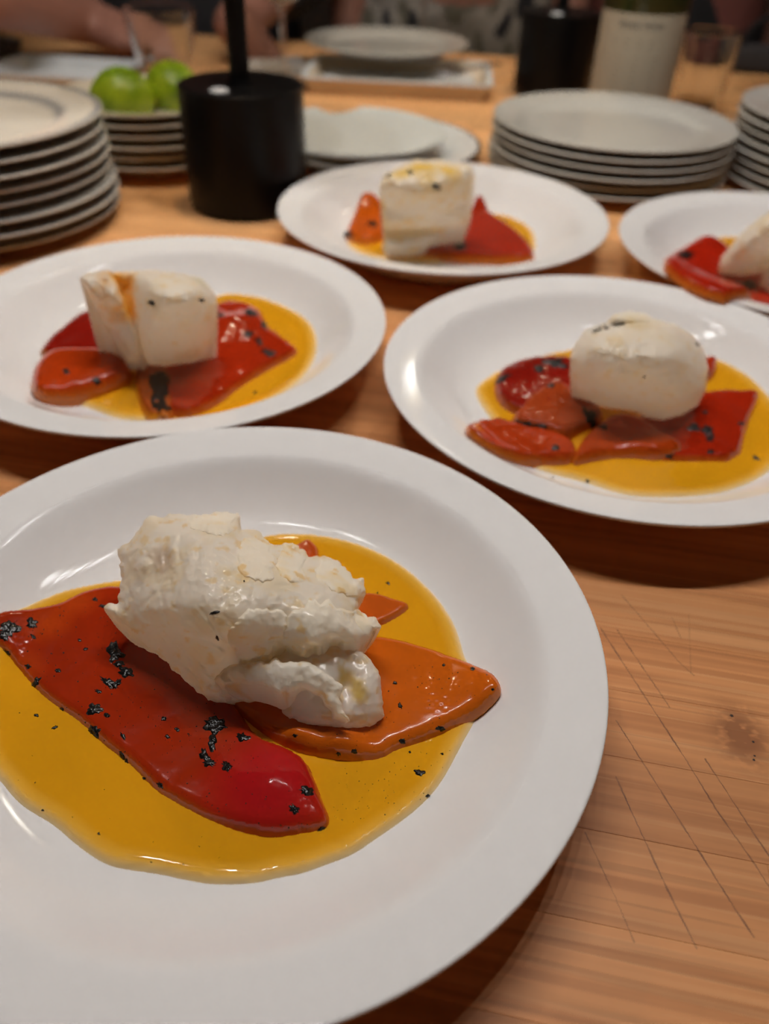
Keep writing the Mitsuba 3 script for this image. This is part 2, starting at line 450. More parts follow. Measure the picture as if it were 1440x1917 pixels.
# row of ceiling spotlights over the table
for i, x in enumerate(LAMP_XS):
    k = thing('track_spotlight', f'{["leftmost", "second from the left", "third from the left", "fourth from the left", "fourth from the right", "third from the right", "second from the right", "rightmost"][i]} of eight small spotlights above the table', 'spotlight', 'spotlights in a row above the table')
    can = lathe([(0, .0), (.036, .0), (.036, -.0), (.036, -.11), (.030, -.112), (0, -.112)], 40, 0)
    obj('housing', moved(can, x, LAMP_ROW_Y, LAMP_ROW_Z + .05), 'black_metal', k, smooth=30)
    obj('stem', moved(trimesh.creation.cylinder(.006, 1.752 - (LAMP_ROW_Z + .05), sections=12), x, LAMP_ROW_Y, (1.752 + LAMP_ROW_Z + .05) / 2), 'black_metal', k, smooth=30)
    disc = trimesh.creation.cylinder(.007, .006, sections=32)
    obj('bulb', moved(disc, x, LAMP_ROW_Y, LAMP_ROW_Z - .06), 'shade_inside', k, smooth=False, emitter={'type': 'area', 'radiance': rgb(*LAMP_POWER)})

# ------------------------------------------------------------------ table of narrow staves
t = thing('table', 'long wooden butcher-block table covered with dishes', 'table')
def tab(u, v): return u * PL_C - v * PL_S, u * PL_S + v * PL_C
WS, V0 = .0286, .1705                              # stave width, and the seam seen beside the near plate
r0 = math.floor((-0.32 - V0) / WS); r1 = round((1.422 - V0) / WS)
srng = np.random.default_rng(21)
for r in range(r0, r1):
    va, vb = V0 + r * WS, V0 + (r + 1) * WS
    if r == r1 - 1: vb = 1.422
    cuts = [-1.35]
    cuts.append(-1.35 + srng.uniform(.35, .9))
    while cuts[-1] < 1.3: cuts.append(min(1.35, cuts[-1] + .9))
    if len(cuts) > 2 and cuts[-1] - cuts[-2] < .15: cuts.pop(-2)
    for ua, ub in zip(cuts[:-1], cuts[1:]):
        tone = int(srng.integers(0, 9))
        g, b, top = .00001, .00012, -.00002 * srng.random()
        ring = lambda e, z: [(ua + g + e, va + g + e, z), (ub - g - e, va + g + e, z), (ub - g - e, vb - g - e, z), (ua + g + e, vb - g - e, z)]
        p = np.array(ring(0, -.042) + ring(0, top - b) + ring(b, top))
        w = np.c_[np.array([tab(u_, v_) for u_, v_ in p[:, :2]]), p[:, 2]]
        f = []
        for A in (0, 4):
            for i in range(4):
                j = (i + 1) % 4
                f += [[A + i, A + j, A + 4 + j], [A + i, A + 4 + j, A + 4 + i]]
        f += [[8, 9, 10], [8, 10, 11], [2, 1, 0], [3, 2, 0]]
        uvs = np.c_[p[:, 0], p[:, 1] + 100.0 * tone]
        m = trimesh.Trimesh(w, np.array(f), process=False)
        m2 = trimesh.Trimesh(m.vertices[m.faces].reshape(-1, 3), np.arange(len(f) * 3).reshape(-1, 3), process=False)
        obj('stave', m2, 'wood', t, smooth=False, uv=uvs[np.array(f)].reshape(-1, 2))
for u_ in (-1.25, 1.25):
    for v_ in (-.22, 1.32):
        x, y = tab(u_, v_)
        obj('leg', moved(rbox(.08, .08, .858, .006), x, y, ZF + .429, math.radians(-10)), 'wood_leg', t, smooth=30)
xa, ya = tab(0, .55)
obj('apron', moved(trimesh.creation.box([2.4, 1.5, .07]), xa, ya, -.042 - .0352, math.radians(-10)), 'wood_leg', t, smooth=False)

# ------------------------------------------------------------------ white dinner plates
PROFILE = [(0, .0050), (.050, .0050), (.066, .0051), (.075, .0058), (.083, .0079), (.090, .0118), (.097, .0170), (.1035, .0226), (.1062, .0242), (.1076, .0247), (.1095, .0251),
           (.1185, .0268), (.1230, .0276), (.1246, .0277), (.1252, .0269), (.1246, .0256), (.119, .0240), (.109, .0212), (.101, .0148), (.091, .0072), (.083, .0030), (.078, .0004),
           (.0755, 0), (.073, .0005), (.071, .0020), (0, .0022)]
def zplate(r): return np.interp(r, [a for a, _ in PROFILE[:14]], [b for _, b in PROFILE[:14]])
plate_ply = ply(lathe(PROFILE, 160, 2), 'porcelain', True)
PLATES = {'near': (-.0496, .1844, 1.0), 'left': (-.1264, .4192, .985), 'right': (.1216, .3740, 1.0), 'back': (.0351, .6177, .997), 'far': (.2838, .5637, .985)}
WHAT = {'near': 'white rimmed plate nearest the camera, holding the largest cod piece', 'left': 'white rimmed plate at left, beside the tall stack of blue-rimmed plates',
        'right': 'white rimmed plate at right, in front of the plate cut off by the frame', 'back': 'white rimmed plate beside the big black lamp, under the cube of cod',
        'far': 'white rimmed plate cut off by the right edge of the frame, behind another'}
for n_, (cx, cy, s) in PLATES.items():
    obj('dinner_plate', plate_ply, 'porcelain', label=WHAT[n_], cat='plate', group='white plates of cod and peppers',
        to_world=T().translate([cx, cy, .0001]).scale([s, s, 1]))
def floor_of(n_):
    cx, cy, s = PLATES[n_]
    return lambda x, y: zplate(np.hypot(np.asarray(x) - cx, np.asarray(y) - cy) / s)


def oil_pool(n_, outline, label, film=.0022, edge=.0042, step=.0017, seed=0):
    base = floor_of(n_)
    o = on(chaikin(np.array(outline, float), 2, True), base)[:, :2]
    s = Slab(o, base, film, edge, wob=.00012, seed=seed)
    s.thick = film
    def top(x, y):
        pt = shapely.points(np.c_[x, y])
        d = np.where(shapely.contains(s.P, pt), shapely.distance(s.P.exterior, pt), 0)
        return base(x, y) + film * dome(d, edge)
    s.top = top
    m = s.mesh(step)
    d = shapely.distance(s.P.exterior, shapely.points(m.vertices[:, :2]))
    k = np.clip(d / .0065, 0, 1)[:, None] ** .8
    a = meshkit.fbm(m.vertices * 40, 2, seed)[:, None]
    deep = np.array([.66, .300, .008]) * (.9 + .25 * a)
    c = np.where(k < .5, np.array([.80, .62, .34]) * (1 - 2 * k) + np.array([.78, .42, .05]) * 2 * k, np.array([.78, .42, .05]) * (2 - 2 * k) + deep * (2 * k - 1))
    key = obj('oil_pool', m, 'oil', label=label, cat='oil', smooth=True, color=c)
    return key, top


RED, DEEP, ORANGE, BRICK = (.31, .020, .003), (.28, .010, .005), (.50, .095, .005), (.48, .055, .006)
def pepper_colors(v, col, edge_d, seed=0, mott=.5, rim=(.62, .20, .02)):
    a = meshkit.fbm(v * 60, 3, seed)[:, None]
    c = np.array(col) * (1 - mott * .35 + mott * .8 * a)
    k = np.clip(1 - edge_d / .0022, 0, 1)[:, None] * .65
    return c * (1 - k) + np.array(rim) * k


def pepper(n_, outline, col, label, thick=.0055, edge=.0045, bumps=(), lift=.0, step=.0013, seed=0, base=None, wob=.0003, name='roasted_red_pepper_piece', extra=None, cat='pepper', curve=1):
    base = base or floor_of(n_)
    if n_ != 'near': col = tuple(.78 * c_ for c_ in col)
    b2 = lambda x, y: base(x, y) + .0004
    o = on(chaikin(np.array(outline, float), curve, True), lambda x, y: b2(x, y) + lift + .5 * thick)[:, :2]
    bw = [(*on([[bx, by]], lambda x, y: b2(x, y) + thick)[0, :2], br, bh) for bx, by, br, bh in bumps]
    s = Slab(o, b2, thick, edge, bw, wob, seed, lift)
    m = s.mesh(step)
    d = shapely.distance(s.P.exterior, shapely.points(m.vertices[:, :2]))
    c = pepper_colors(m.vertices, col, d, seed)
    if extra: c = extra(m.vertices, c)
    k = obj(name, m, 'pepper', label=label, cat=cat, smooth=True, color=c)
    return k, s.top


# ================================================================== near plate
oil_k, oil_near = oil_pool('near', [(-40, 1180), (-40, 1420), (0, 1462), (30, 1500), (60, 1522), (100, 1545), (150, 1590), (200, 1622), (250, 1632), (290, 1637), (350, 1650), (400, 1658), (480, 1655), (520, 1644), (565, 1637),
                                    (610, 1620), (660, 1602), (700, 1574), (755, 1537), (800, 1500), (832, 1460), (855, 1415), (885, 1360), (910, 1310), (895, 1265), (872, 1238), (862, 1200), (850, 1165),
                                    (820, 1120), (780, 1080), (740, 1050), (690, 1025), (640, 1010), (590, 1001), (540, 1000), (490, 1004), (440, 1040), (300, 1080), (200, 1090), (100, 1110)],
                           'pool of amber oil spread over the plate nearest the camera', film=.0023, edge=.0045, seed=1, step=.0013)


def red_near(v, c):
    px = on  # colour belongs to the skin: cherry red on the bulging tip, orange where the flesh thins at the upper edge
    tip = at([[505, 1465]], .012)[0]
    k = np.clip(1.5 - np.linalg.norm(v[:, :2] - tip[:2], axis=1) / .017, 0, 1)[:, None]
    c = c * (1 - k) + np.array([.40, .008, .010]) * k
    for p in ([90, 1165], [30, 1250], [140, 1120]):
        w = at([p], .012)[0]
        k = np.clip(1.2 - np.linalg.norm(v[:, :2] - w[:2], axis=1) / .009, 0, 1)[:, None] * .6
        c = c * (1 - k) + np.array([.52, .06, .006]) * k
    return c

kr, red_top = pepper('near', [(-45, 1165), (0, 1143), (60, 1140), (105, 1133), (130, 1120), (165, 1104), (222, 1095), (280, 1110), (330, 1180), (400, 1270), (450, 1330), (480, 1378), (540, 1402), (575, 1425), (592, 1460),
                              (606, 1500), (621, 1532), (613, 1553), (560, 1562), (510, 1569), (470, 1563), (435, 1554), (380, 1531), (330, 1505), (290, 1481), (270, 1460), (243, 1432), (215, 1411), (190, 1392), (165, 1367),
                              (140, 1346), (110, 1326), (75, 1300), (45, 1266), (20, 1236), (5, 1214), (-35, 1195)],
                     RED, 'long red roasted pepper piece with black char, under the largest cod', thick=.0044, edge=.0045,
                     bumps=[(512, 1474, .0125, .0056), (120, 1180, .014, .0012)], step=.0010, seed=11, extra=red_near)
ko, or_top = pepper('near', [(425, 1312), (470, 1290), (560, 1240), (640, 1205), (700, 1189), (755, 1200), (812, 1217), (870, 1238), (925, 1262), (941, 1284), (936, 1302), (900, 1336), (850, 1363), (800, 1386), (740, 1404),
                              (720, 1418), (690, 1424), (640, 1424), (590, 1416), (540, 1402), (500, 1380), (455, 1345)],
                    ORANGE, 'orange roasted pepper piece pointing right, under the largest cod', thick=.0048, edge=.0045,
                    bumps=[(640, 1390, .007, .0034), (560, 1375, .007, .003), (820, 1300, .017, .0022), (900, 1290, .008, .0018), (700, 1300, .008, -.0012)], step=.0010, seed=12, name='roasted_orange_pepper_piece')
kt, tip_top = pepper('near', [(600, 1120), (672, 1112), (700, 1111), (740, 1122), (768, 1131), (766, 1142), (742, 1158), (712, 1174), (680, 1180), (610, 1170)],
                     (.50, .085, .008), 'small orange pepper tip in the oil, right of the largest cod', thick=.0042, edge=.003, step=.0009, seed=13, name='roasted_orange_pepper_piece')
kt2, tip2_top = pepper('near', [(540, 1030), (558, 1020), (576, 1009), (590, 1018), (600, 1032), (598, 1060), (560, 1075), (535, 1060)],
                       (.46, .06, .008), 'small orange pepper scrap behind the largest cod piece', thick=.0048, edge=.003, step=.0009, seed=14, name='roasted_orange_pepper_piece')

# char on the red piece: (x, y, radius, angle, elongation)
for i, (x, y, r, a, e) in enumerate([(17, 1177, 17, .2, 1.2), (8, 1190, 10, 1.0, 1.2), (60, 1167, 11, .3, 1.15), (216, 1222, 20, 1.2, 1.15), (236, 1258, 14, .4, 1.2), (222, 1243, 9, 0, 1.3), (203, 1278, 14, .5, 1.5),
                                      (217, 1281, 10, -.7, 1.4), (10, 1222, 7, .3, 1.3), (178, 1328, 14, -.2, 1.15), (199, 1339, 6, .3, 1.2), (175, 1370, 14, .1, 1.1), (68, 1277, 9, -.9, 1.5), (52, 1248, 6, .5, 1.3),
                                      (115, 1330, 6, 1.2, 1.4), (86, 1322, 6, .4, 1.3), (230, 1378, 6, .8, 1.4), (234, 1432, 9, 1.3, 1.4), (258, 1464, 8, -.5, 1.7), (274, 1479, 9, .2, 1.4), (307, 1345, 6, 0, 1.2),
                                      (332, 1366, 5, .3, 1.2), (314, 1379, 5, .6, 1.2), (405, 1358, 21, .2, 1.25), (398, 1388, 13, 1.5, 1.5), (384, 1415, 13, 1.2, 1.3), (391, 1428, 11, .2, 1.3), (425, 1435, 11, .7, 1.15),
                                      (455, 1380, 11, .3, 1.2), (575, 1480, 12, .1, 1.3), (551, 1516, 11, .6, 1.2), (604, 1553, 8, -.4, 1.3), (109, 1255, 5, 0, 1.2), (160, 1215, 4, 0, 1.2), (149, 1198, 4, .5, 1.2),
                                      (178, 1122, 5, .3, 1.3), (193, 1135, 6, .1, 1.8), (62, 1192, 5, .8, 1.3), (227, 1412, 6, 1.1, 1.6), (300, 1470, 7, .9, 1.4), (184, 1294, 6, .3, 1.2), (75, 1305, 5, .2, 1.2)]):
    fleck(None, red_top, (x, y), r, 100 + i, a, e, .0007 if r > 8 else .0004, kr)
for i, (x, y, r, a, e) in enumerate([(749, 1321, 6, 1.0, 1.3), (824, 1363, 7, .2, 1.3), (753, 1387, 6, .1, 1.2), (886, 1252, 5, 0, 1.3), (916, 1263, 5, .4, 1.3), (740, 1279, 4, .2, 1.1), (831, 1245, 3, 0, 1.0), (664, 1406, 6, .2, 1.1),
                                      (552, 1377, 4, 0, 1.3), (634, 1411, 4, .1, 1.2), (923, 1291, 3, 0, 1)]):
    fleck(None, or_top, (x, y), r, 200 + i, a, e, .0004, ko)
r_ = np.random.default_rng(3)
pp = np.c_[r_.uniform(0, 600, 900), r_.uniform(1130, 1560, 900)]
keep = shapely.contains(Polygon([(10, 1150), (210, 1110), (330, 1230), (470, 1390), (590, 1480), (600, 1550), (470, 1550), (280, 1460), (60, 1275)]), shapely.points(pp))
specks(pp[keep][:330], red_top, .8 + 1.6 * r_.random(400) ** 3, kr, 4)
pp = np.c_[r_.uniform(560, 930, 260), r_.uniform(1200, 1420, 260)]
keep = shapely.contains(Polygon([(730, 1215), (920, 1270), (925, 1295), (740, 1395), (590, 1412), (560, 1380)]), shapely.points(pp))
specks(pp[keep][:120], or_top, .8 + 1.4 * r_.random(200) ** 3, ko, 5)
for i, (x, y, r, a, e) in enumerate([(786, 1446, 9, .1, 1.3), (727, 1092, 4, 0, 1.1), (68, 1339, 4, .4, 1.2), (103, 1362, 5, -.5, 1.5), (767, 1408, 3, 0, 1), (801, 1489, 3.5, 0, 1.3), (828, 1411, 3, 0, 1.3), (185, 1561, 3, 0, 1), (80, 1517, 2.5, 0, 1.2),
                                      (707, 1110, 2, 0, 1), (283, 1614, 2, 0, 1)]):
    fleck(None, oil_near, (x, y), r, 300 + i, a, e, .0005, oil_k, 'pepper_fleck')
pp = np.vstack([np.c_[r_.uniform(620, 860, 90), r_.uniform(1400, 1540, 90)], np.c_[r_.uniform(20, 500, 60), r_.uniform(1300, 1640, 60)]])
keep = shapely.contains(Polygon([(640, 1440), (870, 1330), (850, 1410), (800, 1490), (620, 1600), (400, 1640), (110, 1530), (20, 1460), (10, 1290), (180, 1420), (300, 1510), (450, 1580), (600, 1580)]), shapely.points(pp))
specks(pp[keep], oil_near, .8 + 1.2 * r_.random(200) ** 2, oil_k, 6)

# the large cod piece: body, lower flake and the ledge on it
kc = thing('cod_fillet', 'largest flaky white cod piece on red and orange peppers, nearest the camera', 'fish', 'poached cod pieces')
body = relief([(192, 1137), (204, 1131), (220, 1127), (226, 1091), (224, 1051), (218, 1027), (240, 1015), (261, 986), (273, 970), (313, 966), (341, 960), (373, 966), (406, 958), (446, 958), (450, 994), (490, 996), (518, 1025), (534, 1017), (550, 1019),
               (579, 1043), (615, 1041), (635, 1055), (663, 1087), (679, 1085), (689, 1107), (671, 1123), (673, 1145), (700, 1160), (714, 1174), (683, 1200), (650, 1207), (620, 1204), (590, 1214), (571, 1224), (563, 1227), (550, 1218), (538, 1212),
               (522, 1220), (498, 1236), (470, 1255), (440, 1270), (425, 1285), (430, 1312), (389, 1313), (361, 1288), (333, 1260), (293, 1220), (252, 1192), (216, 1168)],
              [(192, 1137, .030), (216, 1168, .026), (252, 1192, .023), (293, 1220, .020), (333, 1260, .017), (361, 1288, .015), (389, 1313, .014), (430, 1312, .015), (425, 1285, .020), (470, 1255, .025), (498, 1236, .029), (538, 1212, .033),
               (571, 1224, .034), (620, 1204, .034), (683, 1200, .031), (714, 1174, .030), (673, 1145, .032), (689, 1107, .029), (663, 1087, .031), (635, 1055, .031), (579, 1043, .033), (534, 1017, .034), (490, 996, .036), (446, 958, .038),
               (406, 958, .041), (341, 960, .042), (273, 970, .040), (224, 1051, .034), (220, 1127, .031),
               (300, 1000, .045), (270, 1060, .043), (340, 1060, .049), (420, 1010, .048), (420, 1080, .051), (500, 1060, .046), (510, 1130, .047), (590, 1100, .042), (620, 1150, .041), (560, 1180, .040), (640, 1180, .036),
               (300, 1140, .041), (360, 1140, .047), (400, 1190, .040), (450, 1160, .047), (460, 1215, .034), (320, 1190, .031), (370, 1240, .025), (400, 1285, .019), (285, 1075, .041), (310, 1050, .0445)],
              step=3.4, rough=9.0, rnd=.0035, rpx=20, zfloor=.0083, seed=31, lump=.0008, scale=140, flaky=(.35, 120, .0007))
v = body.vertices
c = cod_colors(v, 31, .38)
c = spots(v, c, at([[300, 1040], [310, 1055]], .044), (.60, .46, .36), .0055, .55)
c = spots(v, c, at([[476, 1072], [520, 1050], [604, 1115], [518, 1195], [368, 1167], [585, 1070], [440, 985]], .045), (.74, .43, .06), .0022, .85)
c = spots(v, c, at([[260, 1110], [380, 1160], [420, 1000], [640, 1175]], .044), (.78, .66, .42), .008, .45)
obj('flake', body, 'cod', kc, smooth=True, color=c)
low = relief([(392, 1312), (442, 1315), (494, 1311), (512, 1314), (526, 1318), (538, 1345), (567, 1357), (607, 1363), (640, 1367), (667, 1366), (690, 1360), (704, 1355), (720, 1341), (720, 1310), (718, 1292), (704, 1256), (683, 1228), (647, 1203), (600, 1188),
              (520, 1195), (440, 1235), (400, 1268), (385, 1290)],
             [(392, 1312, .0135), (442, 1315, .013), (494, 1311, .0135), (526, 1318, .0135), (538, 1345, .0135), (567, 1357, .0130), (607, 1363, .0125), (667, 1366, .0122), (704, 1355, .013), (720, 1341, .0145), (720, 1310, .018), (718, 1292, .020),
              (704, 1256, .024), (683, 1228, .026), (647, 1203, .028), (600, 1188, .029), (520, 1195, .029), (440, 1235, .026), (400, 1268, .021), (385, 1290, .017), (480, 1285, .020), (560, 1300, .022), (640, 1330, .0195), (620, 1270, .026),
              (680, 1290, .0235), (690, 1330, .0185), (540, 1260, .027), (650, 1285, .0205)],
             step=3.2, rough=8, rnd=.003, rpx=16, zfloor=.0080, seed=32, lump=.0007, scale=150, flaky=(-.4, 140, .0006))
v = low.vertices
c = cod_colors(v, 32, .4)
c = spots(v, c, at([[650, 1270], [665, 1285], [630, 1258], [672, 1300]], .023), (.78, .56, .10), .0042, .75)
obj('flake', low, 'cod', kc, smooth=True, color=c)
ledge = relief([(402, 1272), (418, 1246), (450, 1238), (480, 1240), (522, 1236), (567, 1240), (607, 1256), (628, 1272), (639, 1286), (632, 1304), (643, 1330), (655, 1350), (638, 1342), (618, 1322), (600, 1302), (583, 1292), (563, 1286), (540, 1300),
                (522, 1298), (494, 1286), (470, 1280), (438, 1280), (420, 1288)],
               [(402, 1272, .0235), (418, 1246, .0275), (480, 1240, .0305), (522, 1236, .032), (567, 1240, .033), (607, 1256, .032), (639, 1286, .028), (632, 1304, .026), (643, 1330, .023), (655, 1350, .020), (618, 1322, .023), (583, 1292, .027),
                (563, 1286, .0275), (522, 1298, .025), (494, 1286, .0255), (438, 1280, .0235), (500, 1262, .0295), (580, 1268, .0305), (450, 1260, .0275)],
               step=3.0, rough=9, rnd=.0022, rpx=11, zfloor=.014, seed=33, lump=.0007, scale=170, shrink=.8, flaky=(-.4, 150, .0006))
obj('flake', ledge, 'cod', kc, smooth=True, color=cod_colors(ledge.vertices, 33, .45))
def on_mesh(mesh, p):
    """Where the lines of sight of p meet the mesh."""
    p = np.atleast_2d(p).astype(float)
    d = at(p, 0.0) - CAM
    d /= np.linalg.norm(d, axis=1, keepdims=True)
    out = []
    tri = mesh.triangles
    e1, e2 = tri[:, 1] - tri[:, 0], tri[:, 2] - tri[:, 0]
    for k in d:
        h = np.cross(k, e2); a = (e1 * h).sum(1)
        with np.errstate(all='ignore'):
            s = CAM - tri[:, 0]; u = (s * h).sum(1) / a
            q = np.cross(s, e1); w = (q @ k) / a
            tt = (e2 * q).sum(1) / a
        ok = (np.abs(a) > 1e-15) & (u >= 0) & (w >= 0) & (u + w <= 1) & (tt > 0)
        out.append(CAM + k * tt[ok].min() if ok.any() else [np.nan] * 3)
    return np.array(out)
def scrap(mesh, px, rad, seed, parent, name='char_patch', mat='char', el=1.3, ang=0.0, hi=.0005, label=None, n=12):
    """As fleck(), on the seen side of a mesh."""
    r = np.random.default_rng(seed)
    a = np.arange(n) * 2 * np.pi / n
    rr = rad * (.7 + .6 * r.random(n))
    o = np.c_[rr * np.cos(a) * el, rr * np.sin(a) / el] @ np.array([[math.cos(ang), math.sin(ang)], [-math.sin(ang), math.cos(ang)]])
    q = on_mesh(mesh, np.vstack([o, o * .55, [[0, 0]]]) + np.asarray(px))
    ok = ~np.isnan(q).any(1)
    if not ok[-1]: return None
    q[~ok] = q[-1]
    toward = (CAM - q[-1]) / np.linalg.norm(CAM - q[-1])
    q = q + toward * np.r_[np.full(n, -.0002), np.full(n, hi * .8), hi][:, None]
    i = np.arange(n); j = (i + 1) % n
    f = np.vstack([np.c_[i, n + j, n + i], np.c_[i, j, n + j], np.c_[n + i, n + j, np.full(n, 2 * n)]])
    m = trimesh.Trimesh(q, f, process=False)
    if (m.face_normals @ toward).mean() < 0: m.invert()
    return obj(name, m, mat, parent, smooth=True, label=label)
# thin flakes lifting off the body
for i, (o, up_) in enumerate([([(534, 1017), (550, 1019), (579, 1043), (566, 1062), (575, 1085), (545, 1092), (515, 1062), (518, 1030)], .0016),
                              ([(600, 1046), (634, 1057), (662, 1088), (687, 1108), (669, 1123), (640, 1112), (615, 1092), (588, 1076)], .0014),
                              ([(556, 1132), (610, 1120), (672, 1147), (712, 1175), (682, 1199), (650, 1205), (604, 1202), (572, 1221), (545, 1212), (532, 1180)], .0018),
                              ([(341, 964), (406, 961), (443, 961), (447, 992), (425, 1012), (390, 997), (358, 985)], .0013),
                              ([(425, 1165), (470, 1135), (520, 1142), (545, 1168), (528, 1195), (500, 1228), (455, 1235), (425, 1210)], .0015),
                              ([(455, 1010), (490, 1000), (515, 1028), (520, 1070), (490, 1095), (455, 1080), (440, 1045)], .0013)]):
    o = chaikin(np.array(o, float), 2, True)
    oc = resample(o, 12)
    hit = on_mesh(body, oc)
    cen_ = np.array(o, float).mean(0)
    inner = on_mesh(body, np.vstack([cen_ + (oc - cen_) * .5, [cen_]]))
    ok = ~np.isnan(hit).any(1); oki = ~np.isnan(inner).any(1)
    ct = np.vstack([np.c_[oc[ok], hit[ok, 2] + .0008], np.c_[np.vstack([cen_ + (oc - cen_) * .5, [cen_]])[oki], inner[oki, 2] + up_]])
    sh_ = relief(o, ct, step=2.6, rough=14, rnd=.0008, rpx=7, zfloor=float(hit[ok, 2].min()) - .009, seed=50 + i, lump=.0006, scale=230, shrink=.7)
    obj('flake', sh_, 'cod', kc, smooth=True, color=cod_colors(sh_.vertices, 50 + i, .5))
for i, (x, y, r, a, e) in enumerate([(402, 1147, 7, -.35, 2.0), (407, 1195, 4, 1.2, 1.4), (457, 1088, 2, 0, 1)]):
    scrap(body, (x, y), r, 400 + i, kc, el=e, ang=a)

# ================================================================== the other four dishes
def cod(label, parts, ystain=.35, stains=(), chars=(), seed=0):
    k = thing('cod_fillet', label, 'fish', 'poached cod pieces')
    for i, (o, ct, kw) in enumerate(parts):
        m = relief(o, ct, **{**dict(step=4.0, rough=2.5, rnd=.004, rpx=16, seed=seed + i, lump=.0011, scale=130), **kw})
        c = cod_colors(m.vertices, seed + i, ystain)
        for p, z, col, r, am in stains: c = spots(m.vertices, c, at([p], z), col, r, am)
        obj('flake', m, 'cod', k, smooth=True, color=c)
        for x, y, r, a, e, j in chars:
            if j == i: scrap(m, (x, y), r, seed * 7 + int(x), k, el=e, ang=a)
    return k

# left plate
oil_k, oil_top = oil_pool('left', [(60, 735), (110, 752), (160, 762), (190, 775), (225, 786), (290, 790), (360, 790), (440, 776), (510, 749), (560, 716), (588, 680), (597, 645), (585, 605), (550, 580), (500, 560), (460, 552), (410, 550), (300, 600), (150, 650), (70, 690)],
                          'pool of amber oil on the plate at left', seed=2, step=.0024)
pk, pt = pepper('left', [(68, 652), (165, 574), (200, 585), (240, 640), (245, 668), (190, 672), (90, 668)], DEEP, 'flat dark red pepper piece behind the rolled one, on the left plate', step=.002, seed=21, thick=.005)
pk, pt = pepper('left', [(53, 722), (58, 692), (82, 664), (130, 655), (210, 657), (240, 672), (250, 700), (205, 722), (140, 741), (85, 739)], (.50, .045, .005), 'rolled orange-red pepper piece at the far left of the left plate', step=.002, seed=22,
                thick=.013, edge=.013)
for i, (x, y, r) in enumerate([(124, 695, 7), (180, 712, 8)]): fleck(None, pt, (x, y), r, 500 + i, .3, 1.1, .0006, pk)
pk, pt = pepper('left', [(380, 600), (410, 566), (460, 568), (490, 580), (500, 610), (520, 625), (560, 652), (555, 663), (500, 692), (450, 722), (400, 762), (340, 782), (300, 764), (290, 700), (330, 660)], (.44, .025, .004),
                'broad red pepper piece with black char, right of the cod on the left plate', step=.002, seed=23, thick=.006, edge=.006, bumps=[(440, 610, .016, .006), (370, 730, .014, .002)], wob=.0014)
for i, (x, y, r, a, e) in enumerate([(465, 625, 10, .3, 1.2), (485, 640, 9, .8, 1.3), (503, 660, 11, .2, 1.3), (413, 590, 7, 0, 1.2), (470, 585, 12, .2, 1.7), (495, 610, 8, 1.3, 1.3), (394, 650, 10, 1.3, 1.5)]): fleck(None, pt, (x, y), r, 520 + i, a, e, .0009, pk)
pk, pt = pepper('left', [(250, 700), (262, 680), (300, 682), (326, 700), (330, 750), (324, 785), (300, 788), (275, 782), (258, 755)], (.40, .07, .01), 'narrow upright pepper strip with a wide black charred side, on the left plate', step=.0018, seed=24,
                thick=.0065, edge=.003)
for i, (x, y, r, a, e) in enumerate([(299, 730, 26, 1.5, 1.3), (301, 762, 15, .3, 1.2), (298, 708, 18, .2, 1.1)]): fleck(None, pt, (x, y), r, 540 + i, a, e, .0012, pk)
fleck(None, oil_top, (478, 735), 4, 560, 0, 1.1, .0005, oil_k, 'pepper_fleck')
cod('split cod block with amber oil in its cleft, on the left plate', [
    ([(150, 521), (160, 512), (185, 508), (208, 507), (220, 530), (240, 575), (258, 620), (268, 660), (258, 685), (236, 682), (215, 642), (190, 602), (170, 562)],
     [(150, 521, .064), (160, 512, .064), (208, 507, .066), (240, 575, .050), (268, 660, .026), (258, 685, .017), (236, 682, .018), (215, 642, .028), (190, 602, .040), (170, 562, .052), (205, 560, .056), (230, 630, .034)], dict(zfloor=.010)),
    ([(196, 520), (215, 508), (250, 506), (262, 540), (262, 600), (258, 640), (240, 600), (220, 560)],
     [(196, 520, .058), (215, 508, .062), (250, 506, .062), (262, 600, .042), (258, 640, .032), (225, 550, .050), (240, 600, .041)], dict(zfloor=.012, lump=.0004, rnd=.002)),
    ([(240, 520), (247, 508), (290, 505), (330, 511), (360, 514), (378, 520), (400, 546), (407, 570), (405, 600), (396, 635), (388, 662), (360, 677), (310, 685), (272, 684), (255, 662), (248, 630), (244, 580)],
     [(240, 520, .060), (247, 508, .063), (290, 505, .066), (330, 511, .066), (378, 520, .062), (407, 570, .047), (396, 635, .028), (388, 662, .020), (310, 685, .015), (272, 684, .015), (248, 630, .030), (244, 580, .046), (320, 545, .066),
      (280, 545, .064), (370, 550, .061), (320, 610, .046), (280, 620, .042), (370, 620, .039), (330, 660, .026)], dict(zfloor=.010, rnd=.005, rpx=24))],
    .3, [((222, 545), .054, (.88, .46, .02), .015, 1.0), ((235, 580), .046, (.88, .46, .02), .010, 1.0), ((225, 520), .06, (.88, .46, .02), .009, 1.0), ((350, 655), .024, (.70, .55, .34), .009, .6), ((380, 520), .062, (.62, .60, .38), .008, .6)],
    [(283, 567, 8, .5, 1.1, 2), (378, 562, 6, .2, 1.2, 2)], 41)

